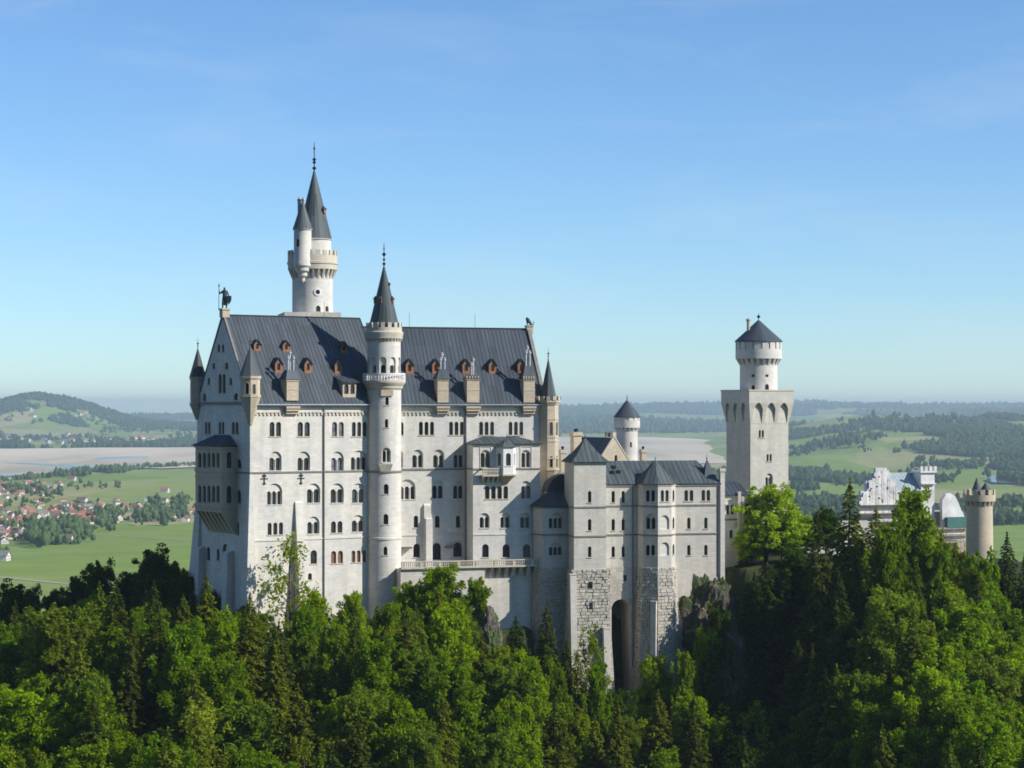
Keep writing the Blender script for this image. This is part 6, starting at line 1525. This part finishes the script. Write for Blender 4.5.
H('spruce', 570, 634, 22, 'spruce', 44, 'dark spruce at the left buttress foot', Y=402)
H('thin', 596, 622, 20, 'grey', 44, 'slim pale leaved tree in front of the rough stone buttress', Y=403, var=1)
H('spruce', 580, 652, 20, 'yspruce', 50, 'yellow green spruce below the rough stone base', Y=399)
H('broad', 600, 664, 16, 'mid', 44, 'green tree between slim pale tree and the dark arch', Y=399)
H('broad', 556, 662, 18, 'mid', 56, 'green broadleaf tree below the left buttress foot', Y=396)
H('broad', 655, 656, 20, 'bright', 62, 'bright tree standing in front of the dark arch')
H('broad', 692, 696, 18, 'bright', 70, 'bright tree lower right of the dark arch')
H('broad', 734, 716, 15, 'bright', 60, 'bright tree at the bottom of the dark gully')
H('spruce', 520, 668, 20, 'spruce', 52, 'dark spruce in the middle of the lower slope')
H('broad', 616, 690, 18, 'deep', 56, 'deep green tree left of the bright arch tree')
# right side
H('broad', 766, 485, 18, 'young', 78, 'light yellow green broadleaf tree in front of the square tower', Y=433, var=0)
H('broad', 752, 524, 10, 'young', 44, 'low light green bush at the left foot of the light yellow green tree', Y=431)
H('broad', 782, 522, 11, 'bright', 46, 'low bright bush at the right foot of the light yellow green tree', Y=431)
H('broad', 744, 562, 12, 'deep', 36, 'dark bushy tree on the rock edge right of the bower building', Y=430)
H('broad', 796, 548, 20, 'deep', 66, 'dark broadleaf tree below the light one in front of the square tower', Y=424)
H('spruce', 846, 478, 33, 'yspruce', 78, 'tallest spruce, rising in front of the netted gatehouse gable', Y=408)
H('spruce', 872, 506, 28, 'yspruce', 66, 'second tall spruce, right behind the tallest one', Y=416)
H('spruce', 818, 510, 26, 'spruce', 60, 'dark spruce left of the tallest one', Y=404)
H('broad', 912, 488, 28, 'mid', 78, 'tall layered beech in front of the gatehouse roof', Y=420)
H('broad', 884, 524, 22, 'mid', 60, 'green broadleaf tree between tallest spruce and layered beech', Y=402)
H('broad', 940, 548, 18, 'mid', 56, 'green broadleaf tree below the gatehouse scaffold', Y=415)
H('broad', 962, 548, 18, 'yspruce', 50, 'olive broadleaf tree at the foot of the gatehouse tower', Y=425)
H('spruce', 1006, 532, 22, 'spruce', 46, 'dark spruce right of the gatehouse tower', Y=430)
H('spruce', 1024, 552, 20, 'bspruce', 40, 'blue green spruce cut by the right edge', Y=420)
H('broad', 986, 553, 20, 'mid', 56, 'green tree right of the olive one by the gatehouse tower', Y=415)
H('broad', 962, 606, 22, 'bright', 100, 'bright spreading broadleaf tree on the right slope')
H('broad', 1004, 640, 22, 'bright', 96, 'bright broadleaf tree at the right edge below the spreading one')
H('broad', 900, 590, 22, 'grey', 84, 'grey green broadleaf tree in the middle of the right slope')
H('broad', 934, 668, 22, 'bright', 100, 'bright broad tree low on the right slope')
H('broad', 1000, 706, 20, 'mid', 100, 'green broad tree in the lower right corner')
H('broad', 880, 676, 20, 'mid', 76, 'green tree left of the bright broad one on the right slope')
H('broad', 850, 620, 22, 'deep', 70, 'deep green tree beneath the tallest spruce')
H('broad', 806, 708, 17, 'mid', 56, 'green tree at the bottom right of the dark gully')
H('thin', 846, 662, 18, 'grey', 52, 'thin pale stemmed tree on the dark right hand rock', var=0)
H('spruce', 776, 600, 22, 'bspruce', 56, 'blue green spruce in the shaded gully')
H('spruce', 740, 622, 22, 'spruce', 52, 'dark spruce on the shaded gully rim')
H('broad', 262, 612, 12, 'mid', 40, 'green bush hiding the wall foot left of the sparse young tree', Y=394)
H('broad', 240, 606, 12, 'deep', 36, 'dark bush at the foot of the palace corner buttress', Y=396)
H('broad', 938, 534, 18, 'mid', 44, 'green broadleaf tree hiding the foot of the gatehouse tarpaulin', Y=428)
H('spruce', 716, 596, 15, 'spruce', 34, 'dark spruce growing on the right flank of the grey cliff', Y=414)
H('broad', 806, 516, 20, 'mid', 46, 'green broadleaf tree right of the light yellow green tree', Y=447)
H('broad', 826, 508, 22, 'deep', 44, 'deep green broadleaf tree hugging the left side of the tallest spruce', Y=447)
H('broad', 126, 572, 22, 'deep', 50, 'dark broadleaf tree between the two highest dark ones', Y=432)
H('broad', 78, 576, 20, 'deep', 46, 'dark broadleaf tree left of the lobed one against the meadow', Y=434)
H('broad', 30, 588, 19, 'deep', 40, 'low dark tree in the row near the left edge', Y=434)
H('broad', 172, 562, 22, 'deep', 46, 'dark broadleaf tree right behind the largest dark one', Y=434)
H('broad', 212, 592, 16, 'deep', 40, 'dark bush like tree at the very foot of the west gable', Y=412)
H('broad', 700, 628, 10, 'mid', 34, 'green bush growing on the ledge of the grey cliff', Y=412)
H('broad', 722, 606, 9, 'deep', 34, 'dark bush on the upper right side of the grey cliff', Y=414)
H('broad', 684, 652, 12, 'mid', 36, 'green bush at the lower left side of the grey cliff', Y=408)
H('spruce', 716, 640, 17, 'spruce', 38, 'dark spruce directly in front of the grey cliff', Y=408)
for px, py, h, c, w_ in ((752, 572, 16, 'bspruce', 40), (768, 562, 18, 'spruce', 46), (784, 572, 20, 'bspruce', 48), (744, 592, 18, 'spruce', 44), (764, 604, 20, 'spruce', 48), (812, 572, 22, 'bspruce', 52), (756, 632, 20, 'bspruce', 48), (800, 640, 22, 'spruce', 56), (760, 660, 20, 'bspruce', 54), (830, 560, 24, 'spruce', 60)):
    H('spruce', px, py, h, c, w_, None)
# fill: the unbroken wood on the slope, kept below the skyline of the photograph
SKY_X = [-60, 0, 40, 75, 130, 190, 230, 262, 290, 330, 365, 400, 440, 478, 500, 515, 530, 560, 575, 600, 630, 660, 690, 705, 722, 740, 790, 806, 822, 846, 880, 905, 935, 950, 1000, 1040, 1090]
SKY_Y = [602, 604, 606, 596, 584, 606, 606, 625, 622, 606, 608, 612, 590, 596, 632, 640, 640, 655, 668, 690, 702, 702, 705, 690, 640, 600, 536, 520, 514, 505, 518, 515, 556, 578, 582, 574, 570]
YS_, XS_ = [], []
for Yv in np.arange(232, 436, 8.5):
    for Xv in np.arange(-.29*Yv-12, .29*Yv+12, 8.3):
        x, y = Xv+rt_.uniform(-2.6, 2.6), Yv+rt_.uniform(-2.6, 2.6)
        if any((x-t[1])**2+(y-t[2])**2 < (3.4 if t[0] == 'spruce' else 4.2)**2 for t in TREES): continue
        px = CXP+FPX*x/y; lim = np.interp(px, SKY_X, SKY_Y)+rt_.uniform(0, 18); zb = g1(x, y)
        # keep off the walls: inside the building line there is no wood
        yw = np.interp(x, [-90, -62, -50, -26, -8, 6, 8, 20, 40, 46, 60, 100, 130], [424, 414, 396, 403, 402, 405, 404, 402, 405, 412, 418, 440, 440])
        if y > yw: continue
        h = rt_.uniform(14, 23); hm = (HY-lim)*y/FPX-zb
        if hm < 4.5: continue
        h = min(h, hm); kind = rt_.choices(['broad', 'spruce', 'thin'], (5.6, 3.6, .4) if not 690 < px < 850 else (3, 6, .2))[0]
        if h < 9: kind = 'broad'
        if kind == 'spruce' and h > 12: h = min(h*1.2, hm+3)
        col = rt_.choice({'broad': ['mid', 'bright', 'mid', 'bright', 'grey', 'mid'], 'spruce': ['spruce', 'yspruce', 'yspruce', 'spruce'], 'thin': ['grey', 'pale']}[kind])
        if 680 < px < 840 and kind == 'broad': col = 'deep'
        TREES.append((kind, x, y, zb, h, rt_.uniform(.85, 1.2), col, None, None, False, px, HY-FPX*(zb+h)/y))
# keep what the photograph can show: paint crowns from near to far on a coarse raster
W_, H_ = 256, 192; occ = np.zeros((H_, W_), bool); KEEP = []; gy, gx = np.mgrid[0:H_, 0:W_]; gx = gx*4+2; gy = gy*4+2
for t in sorted(TREES, key=lambda t: t[2]):
    kind, x, y, zb, h, wid = t[:6]; px, top = CXP+FPX*x/y, HY-FPX*(zb+h)/y; hp = h*FPX/y; wp = {'broad': 6.0, 'spruce': 3.6, 'thin': 4.5}[kind]*h/20*wid*FPX/y
    tt = (gy-top)/hp; ok = (tt > 0) & (tt < .85)
    m = ok & (np.abs(gx-px) < (wp*np.sqrt(np.clip(tt*2.4, 0, 1)) if kind != 'spruce' else wp*tt*1.1))
    vis = (m & ~occ).sum(); tot = max(1, m.sum())
    core = ok & (np.abs(gx-px) < .8*(wp*np.sqrt(np.clip(tt*2.2, 0, 1)) if kind != 'spruce' else wp*tt)) & (tt > .12)
    if t[9] or vis >= 9 or (vis >= 4 and vis/tot > .05) or not (0 < px < 1024):
        if not t[9] and not (-70 < px < 1094): continue
        KEEP.append((t, vis)); 
        if kind != 'thin': occ |= core
# words for where each unnamed tree stands
def place(px, top):
    c = [(110, 'at the left edge'), (200, 'left of the west gable'), (300, 'below the west gable'), (368, 'below the palace front'), (430, 'below the stair tower'), (505, 'below the terrace'), (575, 'below the grey annex'), (690, 'below the rough stone bases'), (800, 'in the dark gully'), (900, 'below the tallest spruce'), (970, 'below the gatehouse'), (9e9, 'at the right edge')]
    return ('high ' if top < 628 else ('midway down ' if top < 690 else 'low down '))+next(n for lim, n in c if px < lim)
ADJ = {'young': 'light', 'bright': 'bright', 'mid': 'green', 'deep': 'deep green', 'grey': 'greyish', 'pale': 'pale', 'spruce': 'dark', 'yspruce': 'olive', 'bspruce': 'bluish'}
NOUN = {'broad': 'broadleaf tree', 'spruce': 'spruce', 'thin': 'sparse tree'}
ORD = ['leftmost', 'second from left', 'third from left', 'fourth from left', 'fifth from left', 'sixth from left', 'seventh from left', 'eighth from left', 'ninth from left', 'tenth from left', 'eleventh from left', 'twelfth from left']
NUM = ['zero', 'one', 'two', 'three', 'four', 'five', 'six', 'seven', 'eight', 'nine', 'ten', 'eleven', 'twelve', 'thirteen', 'fourteen', 'fifteen']
named = {}
for i, (t, vis) in enumerate(KEEP):
    if t[7] is None: named.setdefault((ADJ[t[6]], NOUN[t[0]], place(t[10], t[11])), []).append((t[10], i))
LAB = {}
for (a, n, p), L in named.items():
    L.sort()
    for j, (_, i) in enumerate(L): LAB[i] = f'{a} {n} {p}' if len(L) == 1 else f'{ORD[min(j, 11)]} of {NUM[min(len(L), 15)]} {a} {n}s {p}'
for i, (t, vis) in enumerate(KEEP):
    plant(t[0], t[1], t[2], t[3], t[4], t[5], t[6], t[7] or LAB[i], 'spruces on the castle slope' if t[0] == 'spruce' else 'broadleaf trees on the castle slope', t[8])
print('TREES', len(KEEP))
# undergrowth: loose leaves over the whole slope
rg = np.random.default_rng(99); n = 120000; Yv = rg.uniform(225, 430, n); Xv = (rg.uniform(-80, 1104, n)-CXP)*Yv/FPX; yw = np.interp(Xv, [-90, -62, -50, -26, -8, 6, 8, 20, 40, 46, 60, 100, 130], [428, 418, 399, 407, 405, 408, 406, 405, 408, 416, 424, 445, 445])
cl = fbm(Xv/3.2, Yv/3.2, 71, 3); k = (Yv < yw) & (cl > .4); Xv, Yv, cl = Xv[k], Yv[k], cl[k]; n = len(Xv)
C = np.stack([Xv, Yv, ground(Xv, Yv)+rg.uniform(0, 1, n)**.7*(cl-.36)*9], 1); d = rdir(rg, n)+np.array([0, 0, .7]); d /= np.linalg.norm(d, axis=1)[:, None]; t = np.cross(d, rdir(rg, n)); t /= np.linalg.norm(t, axis=1)[:, None]; b = np.cross(d, t); s = rg.uniform(.16, .34, n)[:, None]
me = quads_mesh('undergrowth', C, t*s*1.2, b*s*.8, 'leaf'); o = bpy.data.objects.new('undergrowth', me); COL.objects.link(o); o.color = (.05, .085, .02, 1); o['kind'] = 'stuff'; tag(o, 'low leafy undergrowth covering the slope under the trees', 'undergrowth')

# ------------------------------------------------------------------ haze over the whole valley
hz = MB(); hz.obox((-16000, -50, PLAIN-40), (32000, 0, 0), (0, 33000, 0), (0, 0, max(60.0, float(ZZ.max())+42)-PLAIN+40))
m = bpy.data.materials.new('haze'); m.use_nodes = True; n = m.node_tree; n.nodes.clear(); pv = n.nodes.new('ShaderNodeVolumePrincipled'); ou = n.nodes.new('ShaderNodeOutputMaterial'); n.links.new(pv.outputs[0], ou.inputs['Volume'])
pv.inputs['Color'].default_value = (.76, .94, 1.0, 1); pv.inputs['Density'].default_value = 5.0e-5; pv.inputs['Anisotropy'].default_value = .2
ho = hz.build('haze', m); ho['kind'] = 'stuff'
